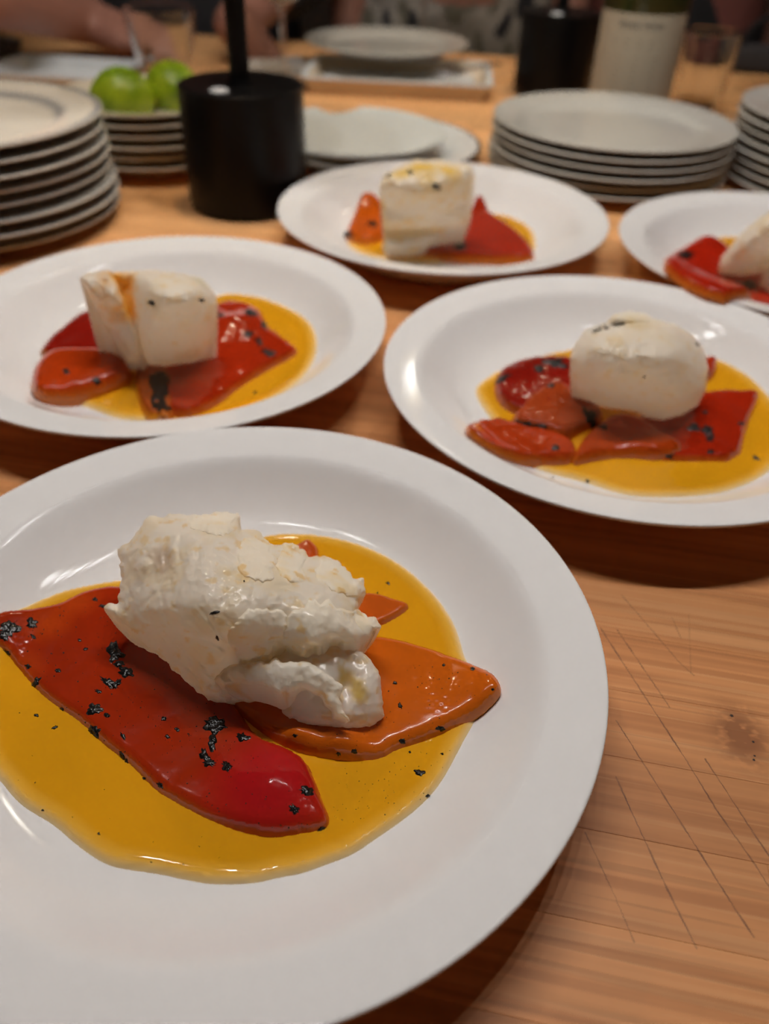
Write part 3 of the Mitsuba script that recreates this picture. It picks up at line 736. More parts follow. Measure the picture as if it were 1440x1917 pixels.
# right plate
oil_k, oil_top = oil_pool('right', [(882, 735), (905, 712), (940, 690), (1030, 663), (1080, 654), (1200, 650), (1340, 668), (1400, 700), (1440, 740), (1478, 790), (1470, 850), (1440, 886), (1390, 912), (1330, 929), (1240, 933), (1170, 929), (1100, 906), (1040, 891),
                                    (985, 872), (945, 850), (930, 800)], 'pool of amber oil on the plate at right', seed=3, step=.0024)
pk, pt = pepper('right', [(922, 720), (935, 692), (972, 675), (1010, 671), (1080, 672), (1110, 720), (1060, 760), (1000, 775), (962, 772), (932, 752)], DEEP, 'crimson pepper piece at the back left of the cod, on the right plate', step=.002, seed=31, thick=.007, edge=.006, wob=.0012)
for i, (x, y, r, a, e) in enumerate([(1035, 678, 14, .1, 1.5), (1010, 690, 9, .3, 1.2), (942, 708, 10, -.5, 1.8), (1055, 685, 9, .2, 1.4)]): fleck(None, pt, (x, y), r, 600 + i, a, e, .0009, pk)
pk, pt = pepper('right', [(958, 775), (985, 748), (1030, 714), (1080, 725), (1120, 755), (1135, 785), (1085, 808), (1060, 826), (1000, 806), (960, 795)], (.40, .055, .012), 'rust-coloured blistered pepper piece left of the cod, on the right plate', step=.0018,
                seed=32, thick=.0075, edge=.006, wob=.0016)
for i, (x, y, r, a, e) in enumerate([(1032, 720, 8, .2, 1), (980, 795, 12, .2, 1.5), (1012, 800, 10, .1, 1.5), (1105, 780, 16, .9, 1.4)]): fleck(None, pt, (x, y), r, 620 + i, a, e, .0009, pk)
pk, pt = pepper('right', [(868, 803), (884, 786), (945, 786), (1000, 803), (1060, 816), (1082, 840), (1080, 866), (1020, 870), (945, 853), (900, 828)], (.46, .04, .006), 'low orange-red pepper piece at the front left of the right plate', step=.002, seed=33,
                thick=.006, edge=.005, bumps=[(1000, 830, .012, .003)], wob=.0012)
fleck(None, pt, (1040, 838), 8, 640, .2, 1.2, .0006, pk)
pk, pt = pepper('right', [(1190, 775), (1260, 745), (1330, 733), (1426, 729), (1420, 752), (1400, 800), (1387, 863), (1300, 863), (1230, 862), (1170, 830)], (.42, .02, .004), 'large square red pepper piece right of the cod, on the right plate', step=.002, seed=34, thick=.005, edge=.004, wob=.0008)
for i, (x, y, r, a, e) in enumerate([(1300, 800, 11, .1, 1.4), (1325, 806, 12, .2, 1.2), (1330, 820, 9, .1, 1.2), (1250, 850, 12, .4, 1.4), (1240, 835, 7, 1, 1.2), (1388, 793, 6, .1, 1.6), (1320, 772, 5, 0, 1.2), (1330, 845, 6, .1, 1.4)]):
    fleck(None, pt, (x, y), r, 660 + i, a, e, .0007, pk)
pk, pt = pepper('right', [(1066, 868), (1082, 830), (1108, 800), (1150, 774), (1200, 786), (1250, 815), (1290, 842), (1250, 858), (1160, 850), (1115, 858)], (.47, .05, .005), 'glossy orange-red pepper fold in front of the cod, on the right plate', step=.0018, seed=35,
                thick=.008, edge=.008, wob=.0012)
fleck(None, pt, (1130, 800), 8, 680, .2, 1.3, .0006, pk)
pk, pt = pepper('right', [(1300, 680), (1325, 669), (1346, 669), (1342, 700), (1320, 715), (1300, 710)], (.45, .03, .005), 'small red pepper corner behind the cod, on the right plate', step=.002, seed=36, thick=.007)
for i, (x, y, r) in enumerate([(1416, 858, 6), (1100, 900, 3), (1035, 895, 3)]): fleck(None, oil_top, (x, y), r, 690 + i, .4, 1.3, .0005, oil_k, 'pepper_fleck')
cod('rounded smooth cod piece with a strip of dark skin, on the right plate', [
    ([(1068, 668), (1078, 642), (1096, 618), (1130, 606), (1172, 596), (1210, 598), (1260, 606), (1296, 627), (1318, 652), (1326, 690), (1322, 730), (1306, 760), (1276, 778), (1240, 786), (1210, 781), (1190, 770), (1140, 764), (1100, 750), (1076, 730), (1067, 700)],
     [(1068, 668, .044), (1096, 618, .054), (1172, 596, .060), (1210, 598, .060), (1260, 606, .058), (1296, 627, .053), (1326, 690, .040), (1322, 730, .030), (1276, 778, .020), (1240, 786, .018), (1190, 770, .020), (1140, 764, .020), (1100, 750, .022),
      (1076, 730, .027), (1067, 700, .036), (1190, 640, .058), (1120, 650, .055), (1260, 660, .055), (1200, 710, .043), (1130, 710, .040), (1270, 720, .039), (1220, 750, .029)], dict(zfloor=.010, rnd=.009, rpx=40, rough=1.2, lump=.0007)),
    ([(1138, 600), (1150, 588), (1180, 583), (1205, 586), (1225, 597), (1262, 608), (1290, 624), (1262, 618), (1210, 606), (1170, 604)],
     [(1138, 600, .052), (1150, 588, .054), (1180, 583, .056), (1205, 586, .056), (1225, 597, .055), (1290, 624, .049), (1210, 606, .055), (1180, 595, .0575)], dict(zfloor=.030, rnd=.001, rpx=6, rough=2.0, lump=.0008, step=3))],
    .22, [((1190, 590), .061, (.78, .62, .30), .012, .5)], [(1132, 613, 15, -.25, 2.6, 0), (1160, 606, 9, -.2, 2.0, 0), (1307, 643, 7, 1.2, 1.2, 0), (1207, 706, 2.5, 0, 1, 0)], 61)

# back plate
oil_k, oil_top = oil_pool('back', [(648, 462), (650, 440), (700, 425), (800, 405), (900, 398), (960, 406), (998, 428), (1006, 460), (996, 482), (930, 490), (850, 494), (760, 492), (690, 482)], 'pool of amber oil on the plate beside the big black lamp', seed=4, step=.003)
pk, pt = pepper('back', [(646, 436), (660, 405), (680, 374), (722, 392), (730, 440), (690, 456), (655, 448)], (.62, .10, .005), 'orange pepper piece left of the cod cube, on the back plate', step=.0026, seed=41, thick=.008, bumps=[(690, 385, .012, .01)])
for i, (x, y, r) in enumerate([(697, 418, 9), (652, 438, 7)]): fleck(None, pt, (x, y), r, 700 + i, .2, 1.2, .0008, pk)
pk, pt = pepper('back', [(715, 432), (780, 420), (860, 415), (885, 395), (893, 371), (910, 400), (950, 422), (985, 450), (1007, 477), (980, 488), (900, 486), (840, 484), (780, 470), (720, 452)], (.40, .022, .006), 'red pepper piece under and right of the cod cube, on the back plate',
                step=.0026, seed=42, thick=.008, bumps=[(895, 385, .012, .008)])
fleck(None, pt, (862, 462), 11, 720, .2, 1.2, .0009, pk)
cod('tall cube of cod with a yellow oiled top, on the back plate', [
    ([(711, 345), (720, 325), (745, 312), (780, 299), (812, 299), (850, 304), (884, 309), (889, 330), (886, 370), (882, 412), (866, 426), (820, 430), (760, 433), (722, 430), (713, 400)],
     [(711, 345, .066), (720, 325, .070), (745, 312, .072), (780, 299, .074), (812, 299, .074), (850, 304, .073), (884, 309, .071), (889, 340, .063), (886, 370, .052), (882, 412, .036), (866, 426, .031), (820, 430, .030), (760, 433, .030), (722, 430, .032),
      (713, 400, .042), (712, 370, .055), (800, 318, .073), (850, 330, .069), (760, 340, .068), (810, 350, .065), (800, 400, .044), (860, 380, .050), (750, 400, .043)], dict(zfloor=.014, rnd=.005, rpx=16)),
    ([(715, 460), (722, 445), (760, 434), (800, 430), (826, 434), (818, 450), (800, 466), (770, 476), (735, 476)],
     [(715, 460, .020), (722, 445, .026), (760, 434, .029), (800, 430, .030), (826, 434, .028), (800, 466, .016), (770, 476, .014), (735, 476, .014), (770, 455, .023)], dict(zfloor=.008, rnd=.004, rpx=14, lump=.0004, rough=1))],
    .4, [((790, 312), .073, (.82, .55, .05), .014, .95), ((840, 320), .071, (.82, .55, .06), .012, .9), ((750, 325), .07, (.82, .56, .08), .010, .85), ((800, 335), .069, (.82, .55, .06), .010, .6)],
    [(817, 349, 8, 0, 1.1, 0), (768, 322, 6, 0, 1.2, 0), (725, 328, 9, -.6, 1.4, 0)], 71)

# far right plate
oil_k, oil_top = oil_pool('far', [(1260, 500), (1280, 470), (1330, 446), (1380, 442), (1440, 446), (1520, 470), (1560, 520), (1530, 570), (1440, 580), (1380, 568), (1310, 542)], 'pool of amber oil on the plate cut off by the right edge', seed=5, step=.003)
pk, pt = pepper('far', [(1240, 492), (1256, 476), (1275, 465), (1300, 460), (1318, 447), (1345, 453), (1370, 470), (1400, 505), (1460, 525), (1500, 560), (1470, 584), (1440, 580), (1380, 567), (1300, 542), (1256, 514)], (.44, .016, .004),
                'red pepper piece on the plate cut off by the right edge', step=.0026, seed=51, thick=.0075, edge=.007, bumps=[(1325, 460, .012, .007)])
for i, (x, y, r) in enumerate([(1282, 476, 13), (1400, 535, 16)]): fleck(None, pt, (x, y), r, 740 + i, .1, 1.5, .0009, pk)
cod('pale cod piece cut off by the right edge of the frame', [
    ([(1344, 506), (1350, 482), (1374, 452), (1398, 427), (1424, 406), (1445, 392), (1500, 388), (1540, 420), (1540, 470), (1500, 495), (1440, 492), (1414, 502), (1380, 513), (1355, 512)],
     [(1344, 506, .022), (1350, 482, .030), (1374, 452, .042), (1398, 427, .052), (1445, 392, .064), (1500, 388, .064), (1540, 420, .050), (1540, 470, .032), (1500, 495, .026), (1440, 492, .026), (1414, 502, .022), (1380, 513, .018), (1400, 470, .040),
      (1450, 430, .056)], dict(zfloor=.012, rnd=.006, rpx=24)),
    ([(1420, 535), (1430, 505), (1450, 492), (1500, 495), (1520, 530), (1480, 555), (1440, 552)], [(1420, 535, .016), (1430, 505, .024), (1500, 495, .028), (1520, 530, .02), (1480, 555, .014), (1460, 520, .024)], dict(zfloor=.010))],
    .35, [((1430, 440), .055, (.78, .60, .30), .014, .7)], [], 81)

# ================================================================== stacks of plates and the rest of the table
def rim_plate(R, h, well, depth, lip=.0016):
    return [(0, h - depth), (well * .9, h - depth), (well, h - depth + .001), (well + .006, h - .0045), (well + .010, h - .003), (R - .004, h - .0004), (R - .001, h), (R, h - .0008), (R - .0005, h - .0022), (R - .006, h - .0036),
            (well + .012, h - .0070), (well + .0075, h - .0088), (well + .001, h - depth - .0028), (well - .004, h - depth - .0034), (well - .008, h - depth - .0036), (well - .012, h - depth - .0024), (0, h - depth - .0024)]
def stack(n, cx, cy, R, step, prof, mat, label, group, name='side_plate', color=None, jit=.002, seed=0, cat='plate'):
    m = lathe(prof, 120, 2)
    base = -m.bounds[0, 2]
    d = ply(m, mat, True, color=color(m.vertices) if color else None)
    r = np.random.default_rng(seed)
    for i in range(n):
        dx, dy = r.uniform(-jit, jit, 2)
        w = 'topmost' if i == n - 1 else 'lowest' if i == 0 else f'{["second","third","fourth","fifth","sixth","seventh"][i-1]} from the bottom'
        obj(name, d, mat, label=label.format(w), cat=cat, group=group, to_world=T().translate([cx + dx, cy + dy, base + .0002 + i * step]).rotate([0, 0, 1], float(r.uniform(0, 360))))
    return base + (n - 1) * step

def blue_rim(v):
    r = np.hypot(v[:, 0], v[:, 1]); c = np.tile([.72, .66, .57], (len(v), 1))
    k = np.clip(1 - np.abs(r - .1080) / .0036, 0, 1)[:, None] * (v[:, 2:] > np.percentile(v[:, 2], 60)) * .9
    g = np.clip(1.3 - np.abs(r - .0795) / .0045, 0, 1)[:, None] * .7 * (v[:, 2:] > .006)
    c = c * (1 - k) + np.array([.07, .10, .14]) * k
    c = c * (1 - g) + np.array([.24, .24, .25]) * g
    under = np.clip((r - .080) / .006, 0, 1)[:, None] * (v[:, 2:] < np.interp(r, [.08, .086, .111], [.010, .0120, .0160])[:, None]) * .75  # shadow in the gaps between stacked plates, painted dark onto the underside
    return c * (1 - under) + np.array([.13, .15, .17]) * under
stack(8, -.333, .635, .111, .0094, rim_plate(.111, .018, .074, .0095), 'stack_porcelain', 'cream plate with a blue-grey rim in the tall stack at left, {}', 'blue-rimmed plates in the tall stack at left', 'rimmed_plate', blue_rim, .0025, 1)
stack(6, .1987, .8129, .1115, .0076, rim_plate(.1115, .0138, .080, .0098), 'grey_porcelain', 'pale grey plate in the stack before the wine bottle, {}', 'grey plates in the stack before the wine bottle', 'grey_plate', None, .002, 2)
stack(8, .424, .802, .1115, .0082, rim_plate(.1115, .013, .076, .008), 'grey_porcelain', 'pale grey plate in the stack cut off by the right edge, {}', 'grey plates in the stack at the right edge', 'grey_plate', None, .002, 3)
stack(6, -.232, .805, .084, .0085, rim_plate(.084, .0215, .052, .013), 'cream_porcelain', 'small cream plate in the stack under the limes, {}', 'cream plates under the limes', 'cream_plate', None, .0015, 4)

# limes
def lime_mesh(seed):
    m = trimesh.creation.icosphere(4, .0252)
    v = m.vertices
    d = v / np.linalg.norm(v, axis=1, keepdims=True)
    k = np.exp(-((1 - np.abs(d[:, 0])) / .035)) * .0022
    m.vertices = v * np.array([1.06, 1, .98]) + d * k[:, None] + d * (.0009 * (meshkit.fbm(d * 2.2, 2, seed) - .5))[:, None]
    return m
for i, (x, y, rz, lab) in enumerate([(-.2490, .788, .4, 'green lime at left on the stack of small cream plates'), (-.2125, .823, 2.0, 'green lime beside the black lamp on the stack of small cream plates')]):
    k = thing('lime', lab, 'lime', 'two limes on the cream plates')
    obj('fruit', moved(lime_mesh(i), x, y, .0585, rz, .3, .2), 'lime_skin', k, smooth=True)
    st = moved(lathe([(0, .0012), (.0022, .001), (.0032, -.0002), (.0026, -.0012), (0, -.0012)], 16, 1), .0285, 0, 0, 0, 0, math.pi / 2)
    st = moved(st, 0, 0, 0, rz, .3, .2)
    obj('stem_scar', moved(st, x, y, .0585), 'cloth_brick', k, smooth=True, label='small dry stem end')

# table lamps
def table_lamp(x, y, label):
    k = thing('table_lamp', label, 'lamp', 'black table lamps')
    obj('base', moved(lathe([(0, .0925), (.042, .0925), (.0475, .0924), (.0489, .0915), (.0490, .089), (.0490, .006), (.0478, .0018), (.0455, 0), (0, 0)], 96, 0), x, y, .0002), 'black_metal', k, smooth=35)
    obj('pole', moved(trimesh.creation.cylinder(.0078, .31, sections=32), x, y, .0925 + .155), 'black_metal', k, smooth=30)
    obj('collar', moved(lathe([(.0078, .0035), (.0105, .0030), (.0115, 0), (.0078, 0)], 32, 0), x, y, .0926), 'black_metal', k, smooth=30)
    bo = at([[410, 167]], .094)[0]
    obj('button', moved(lathe([(0, .0022), (.0055, .0019), (.0075, .0002), (.0075, -.0006), (0, -.0006)], 24, 1), x + bo[0] + .1255, y + bo[1] - .695, .0929), 'glint_button', k, smooth=True, label='small round touch button with its highlight painted pale')
    sh = lathe([(0, .432), (.020, .431), (.050, .420), (.075, .398), (.082, .380), (.081, .380), (.074, .396), (.049, .4175), (.020, .4285), (0, .4295)], 64, 1)
    obj('lamp_shade', moved(sh, x, y, 0), 'black_metal', k, smooth=True)
    obj('bulb', moved(trimesh.creation.cylinder(.013, .004, sections=32), x, y, .4045), 'shade_inside', k, smooth=False, emitter={'type': 'area', 'radiance': rgb(*SHADE_POWER)})
    return k
table_lamp(-.1255, .695, 'black cylindrical lamp base with a thin pole, between the limes and the plates')
table_lamp(.196, 1.165, 'black cylindrical lamp base with a thin pole, left of the wine bottle')

# flat white disc with a notch on a dark-rimmed plate
mD = lathe(rim_plate(.113, .013, .080, .007), 120, 2)
rr = np.hypot(mD.vertices[:, 0], mD.vertices[:, 1])
cD = np.tile([.66, .67, .65], (len(rr), 1)); kD = np.clip((rr - .1085) / .0015, 0, 1)[:, None]
obj('rimmed_plate', mD, 'stack_porcelain', label='white plate with a thin dark rim under the notched white disc', cat='plate', smooth=True, color=cD * (1 - kD) + np.array([.06, .055, .045]) * kD, to_world=T().translate([-.030, .857, .0008]))
th = np.linspace(0, 2 * np.pi, 181)[:-1]
disc = Polygon(np.c_[.0915 * np.cos(th), .0915 * np.sin(th)])
nx, ny = at([[628, 205]], .030)[0, :2] - np.array([-.0457, .828])
notch = Polygon(chaikin(np.array([(nx - .028, ny + .03), (nx - .019, ny + .006), (nx - .006, ny - .012), (nx + .002, ny - .016), (nx + .012, ny - .006), (nx + .021, ny + .007), (nx + .03, ny + .03)]), 2, True))
shape = shapely.geometry.polygon.orient(disc.difference(notch.buffer(.0)), 1.0)
parts = []
for z0, z1, off in ((0, .0035, -.0022), (.0006, .0029, -.0006), (.0012, .0023, 0)):
    parts.append(m3.CrossSection([np.array(shape.exterior.coords)[:-1]]).offset(off, m3.JoinType.Round).extrude(z1 - z0).translate([0, 0, z0]))
md = sum(parts[1:], parts[0]).to_mesh()
nd = trimesh.Trimesh(md.vert_properties[:, :3], md.tri_verts, process=False)
k = thing('notched_disc', 'flat white round disc with a notch in its far edge, behind the cod cube', 'plate')
obj('plate', moved(nd, -.0457, .828, .0268), 'matte_white', k, smooth=40)
obj('foot_ring', moved(lathe([(.052, 0), (.055, 0), (.056, .0128), (.051, .0128), (.052, 0)], 64, 0), -.0457, .828, .0141), 'matte_white', k, smooth=40)

# tray behind it, with foil and a spoon
ty = math.radians(-3.0)
def tray(cx, cy, w, d, h, rz, lab, mat):
    k = thing('serving_tray', lab, 'tray')
    out = m3.CrossSection.square([w - .02, d - .02], True).offset(.01, m3.JoinType.Round, 2, 24)
    solid = out.offset(-.008, m3.JoinType.Round, 2, 24).extrude(h, 0, 0, [w / (w - .016), d / (d - .016)])
    cav = out.offset(-.0105, m3.JoinType.Round, 2, 24).extrude(h, 0, 0, [w / (w - .016), d / (d - .016)]).translate([0, 0, .0025])
    mm = (solid - cav).to_mesh()
    obj('pan', moved(trimesh.Trimesh(mm.vert_properties[:, :3], mm.tri_verts, process=False), cx, cy, .0003, rz), mat, k, smooth=40)
    lip = (out.offset(.004, m3.JoinType.Round, 2, 24) - out.offset(-.003, m3.JoinType.Round, 2, 24)).extrude(.002).to_mesh()
    obj('lip', moved(trimesh.Trimesh(lip.vert_properties[:, :3], lip.tri_verts, process=False), cx, cy, h + .0003, rz), 'enamel', k, smooth=40)
    return k
tray(-.002, 1.176, .232, .150, .018, ty, 'rectangular white enamel tray behind the notched disc', 'tray_side')
kf = thing('foil_sheet', 'crumpled silvery sheet lying in the white enamel tray', 'foil')
gx, gy = np.meshgrid(np.linspace(-.10, .10, 50), np.linspace(-.06, .06, 32), indexing='ij')
gz = .010 + .0045 * meshkit.fbm(np.stack([gx * 45, gy * 45, 0 * gx], -1), 3, 5)
v = np.c_[gx.ravel(), gy.ravel(), gz.ravel()]
i, j = np.meshgrid(np.arange(49), np.arange(31), indexing='ij')
q = np.stack([i * 32 + j, (i + 1) * 32 + j, (i + 1) * 32 + j + 1, i * 32 + j + 1], -1).reshape(-1, 4)
fm = trimesh.Trimesh(np.vstack([v, v - [0, 0, .0006]]), np.vstack([q[:, [0, 1, 2]], q[:, [0, 2, 3]], q[:, [0, 2, 1]] + len(v), q[:, [0, 3, 2]] + len(v)]), process=False)
obj('sheet', moved(fm, -.004, 1.176, -.0065, ty), 'foil', kf, smooth=True)
ks = thing('spoon', 'steel spoon lying across the white enamel tray', 'spoon')
bowl = trimesh.creation.icosphere(3, 1.0); bowl.vertices *= [.022, .015, .004]
obj('bowl', moved(bowl, .062, 1.155, .0225, .5), 'steel', ks, smooth=True)
obj('handle', moved(rbox(.09, .006, .0025, .001), .098, 1.187, .0235, .72), 'steel', ks, smooth=40)
# plate on a low stand behind the tray
kp = thing('serving_dish', 'round off-white plate raised behind the enamel tray', 'plate')
obj('plate', moved(lathe(rim_plate(.112, .016, .076, .009), 120, 2), -.0215, 1.262, .0245), 'grey_porcelain', kp, smooth=True)
obj('foot', moved(lathe([(0, 0), (.050, 0), (.046, .006), (.040, .0245), (0, .0245)], 64, 0), -.0215, 1.304, .0003), 'wood_leg', kp, smooth=40)

# napkin behind the big lamp
kn = thing('napkin', 'folded off-white napkin behind the big black lamp', 'napkin')
for i, (w, d) in enumerate(((.10, .085), (.097, .083), (.094, .08))):
    obj('fold', moved(rbox(w, d, .0036, .0017), -.165 + .001 * i, 1.245, .0022 + .0037 * i, .06 + .02 * i), 'napkin', kn, smooth=40)

# wine bottle with its label
kb = thing('wine_bottle', 'dark green wine bottle with a cream label, behind the grey plates', 'bottle')
BX, BY = .256, 1.000
obj('glass', moved(lathe([(0, .012), (.030, .004), (.040, 0), (.0445, .003), (.045, .009), (.045, .150), (.0445, .175), (.040, .200), (.028, .228), (.0175, .246), (.0155, .262), (.0150, .300), (.0168, .301), (.0168, .310), (.014, .311), (0, .311)], 96, 1), BX, BY, .0003), 'bottle_glass', kb, smooth=True)
def wrap(m, r, ang0, z0):
    """Bends a flat piece (x along, y up, z out) round the bottle."""
    v = m.vertices.copy(); a = ang0 + v[:, 0] / r
    m = m.copy(); m.vertices = np.c_[BX + (r + v[:, 2]) * np.sin(a), BY - (r + v[:, 2]) * np.cos(a), z0 + v[:, 1]]; return m
AF = math.atan2(BX, BY) * 0 - .245                # the label faces the camera
lw, lh = .112, .098
gx, gy = np.meshgrid(np.linspace(-lw / 2, lw / 2, 49), np.linspace(0, lh, 9), indexing='ij')
lv = np.c_[gx.ravel(), gy.ravel(), np.full(gx.size, .0004)]
i, j = np.meshgrid(np.arange(48), np.arange(8), indexing='ij')
q = np.stack([i * 9 + j, (i + 1) * 9 + j, (i + 1) * 9 + j + 1, i * 9 + j + 1], -1).reshape(-1, 4)
lm = trimesh.Trimesh(np.vstack([lv, lv - [0, 0, .0003]]), np.vstack([q[:, [0, 1, 2]], q[:, [0, 2, 3]], q[:, [0, 2, 1]] + len(lv), q[:, [0, 3, 2]] + len(lv)]), process=False)
kl = obj('label', wrap(lm, .045, AF, .019), 'paper', kb, smooth=True, label='cream paper label with faint lines')
tx = meshkit.text_mesh('Wady Wine', .0062, .0003)
tx.apply_translation([-tx.bounds[:, 0].mean(), 0, .0005])
obj('lettering', wrap(tx, .045, AF - .03, .1045), 'ink', kl, smooth=False)
for i in range(13):
    w_ = .078 if i > 1 else .05
    bar = trimesh.creation.box([w_, .0011, .0002]); bar = bar.subdivide().subdivide(); bar.apply_translation([0, 0, .0006])
    obj('print_line', wrap(bar, .045, AF, .093 - i * .0053 - (.004 if i > 1 else 0)), 'faint_ink', kl, smooth=False)

# glasses
def tumbler(x, y, r0, r1, h, label, flutes=0, wall=.0022):
    prof = [(0, 0), (r0 - .002, 0), (r0, .0015), (r1, h - .001), (r1 - .0008, h), (r1 - wall, h - .001), (r0 - wall * .9, .010), (r0 - .008, .0075), (0, .0075)]
    m = lathe(prof, 96, 1)
    if flutes:
        v = m.vertices; r = np.hypot(v[:, 0], v[:, 1]); a = np.arctan2(v[:, 1], v[:, 0])
        outer = r > np.interp(v[:, 2], [0, h], [r0, r1]) - wall * .5
        s = 1 - .035 * np.abs(np.sin(a * flutes / 2)) * outer * np.clip((h * .72 - v[:, 2]) / .02, 0, 1)
        m.vertices = v * np.c_[s, s, np.ones(len(s))]
    return obj('tumbler', moved(m, x, y, .0004), 'glass', label=label, cat='glass', group=None, smooth=35)
tumbler(.362, 1.085, .026, .0335, .088, 'empty clear tumbler right of the wine bottle')
tumbler(-.285, 1.085, .028, .042, .090, 'clear faceted tumbler behind the limes', 10)
tumbler(-.535, 1.065, .028, .043, .092, 'clear tumbler at the upper left edge, behind the tall stack', 10)
def wine_glass(x, y, label, h=.20, rb=.036):
    k = thing('wine_glass', label, 'wine glass')
    obj('foot', moved(lathe([(0, 0), (.033, 0), (.0345, .0012), (.033, .0024), (.012, .0048), (.0042, .010), (0, .010)], 64, 1), x, y, .0004), 'glass', k, smooth=True)
    obj('stem', moved(lathe([(0, .0102), (.0042, .0102), (.0036, .030), (.0036, .075), (.0048, .0875), (0, .0878)], 32, 1), x, y, .0004), 'glass', k, smooth=True)
    obj('bowl', moved(lathe([(0, .088), (.008, .089), (.024, .098), (rb, .120), (rb, .145), (rb * .85, h), (rb * .85 - .0012, h), (rb - .0015, .145), (rb - .0015, .121), (.023, .1), (.008, .0915), (0, .091)], 64, 2), x, y, .0004), 'glass', k, smooth=True)
    return k
wine_glass(-.150, 1.150, 'wine glass with a thin pale stem, just behind the big black lamp')
wine_glass(.472, 1.135, 'wine glass at the right edge, behind the stack of plates')
wine_glass(.030, 1.395, 'wine glass in front of the patterned dress, behind the raised plate')

# pale tray and small plates at left
tray(-.43, 1.135, .17, .12, .014, math.radians(-6), 'pale grey-blue tray behind the tall stack at left', 'enamel')
stack(2, -.60, 1.235, .075, .010, rim_plate(.075, .012, .045, .006), 'grey_porcelain', 'small grey plate behind the tumbler at the left edge, {}', 'small grey plates at the left edge', 'small_plate', None, .004, 8)

# ================================================================== people behind the table
def bones(J, B, refine=.016, smooth=12):
    parts = []
    for a, b in B:
        (pa, ra), (pb, rb) = J[a], J[b]
        parts.append(m3.Manifold.batch_hull([m3.Manifold.sphere(ra, 20).translate(list(map(float, pa))), m3.Manifold.sphere(rb, 20).translate(list(map(float, pb)))]))
    s = m3.Manifold.batch_boolean(parts, m3.OpType.Add).refine_to_length(refine).to_mesh()
    m = trimesh.Trimesh(s.vert_properties[:, :3], s.tri_verts, process=True)
    return trimesh.smoothing.filter_taubin(m, iterations=smooth)


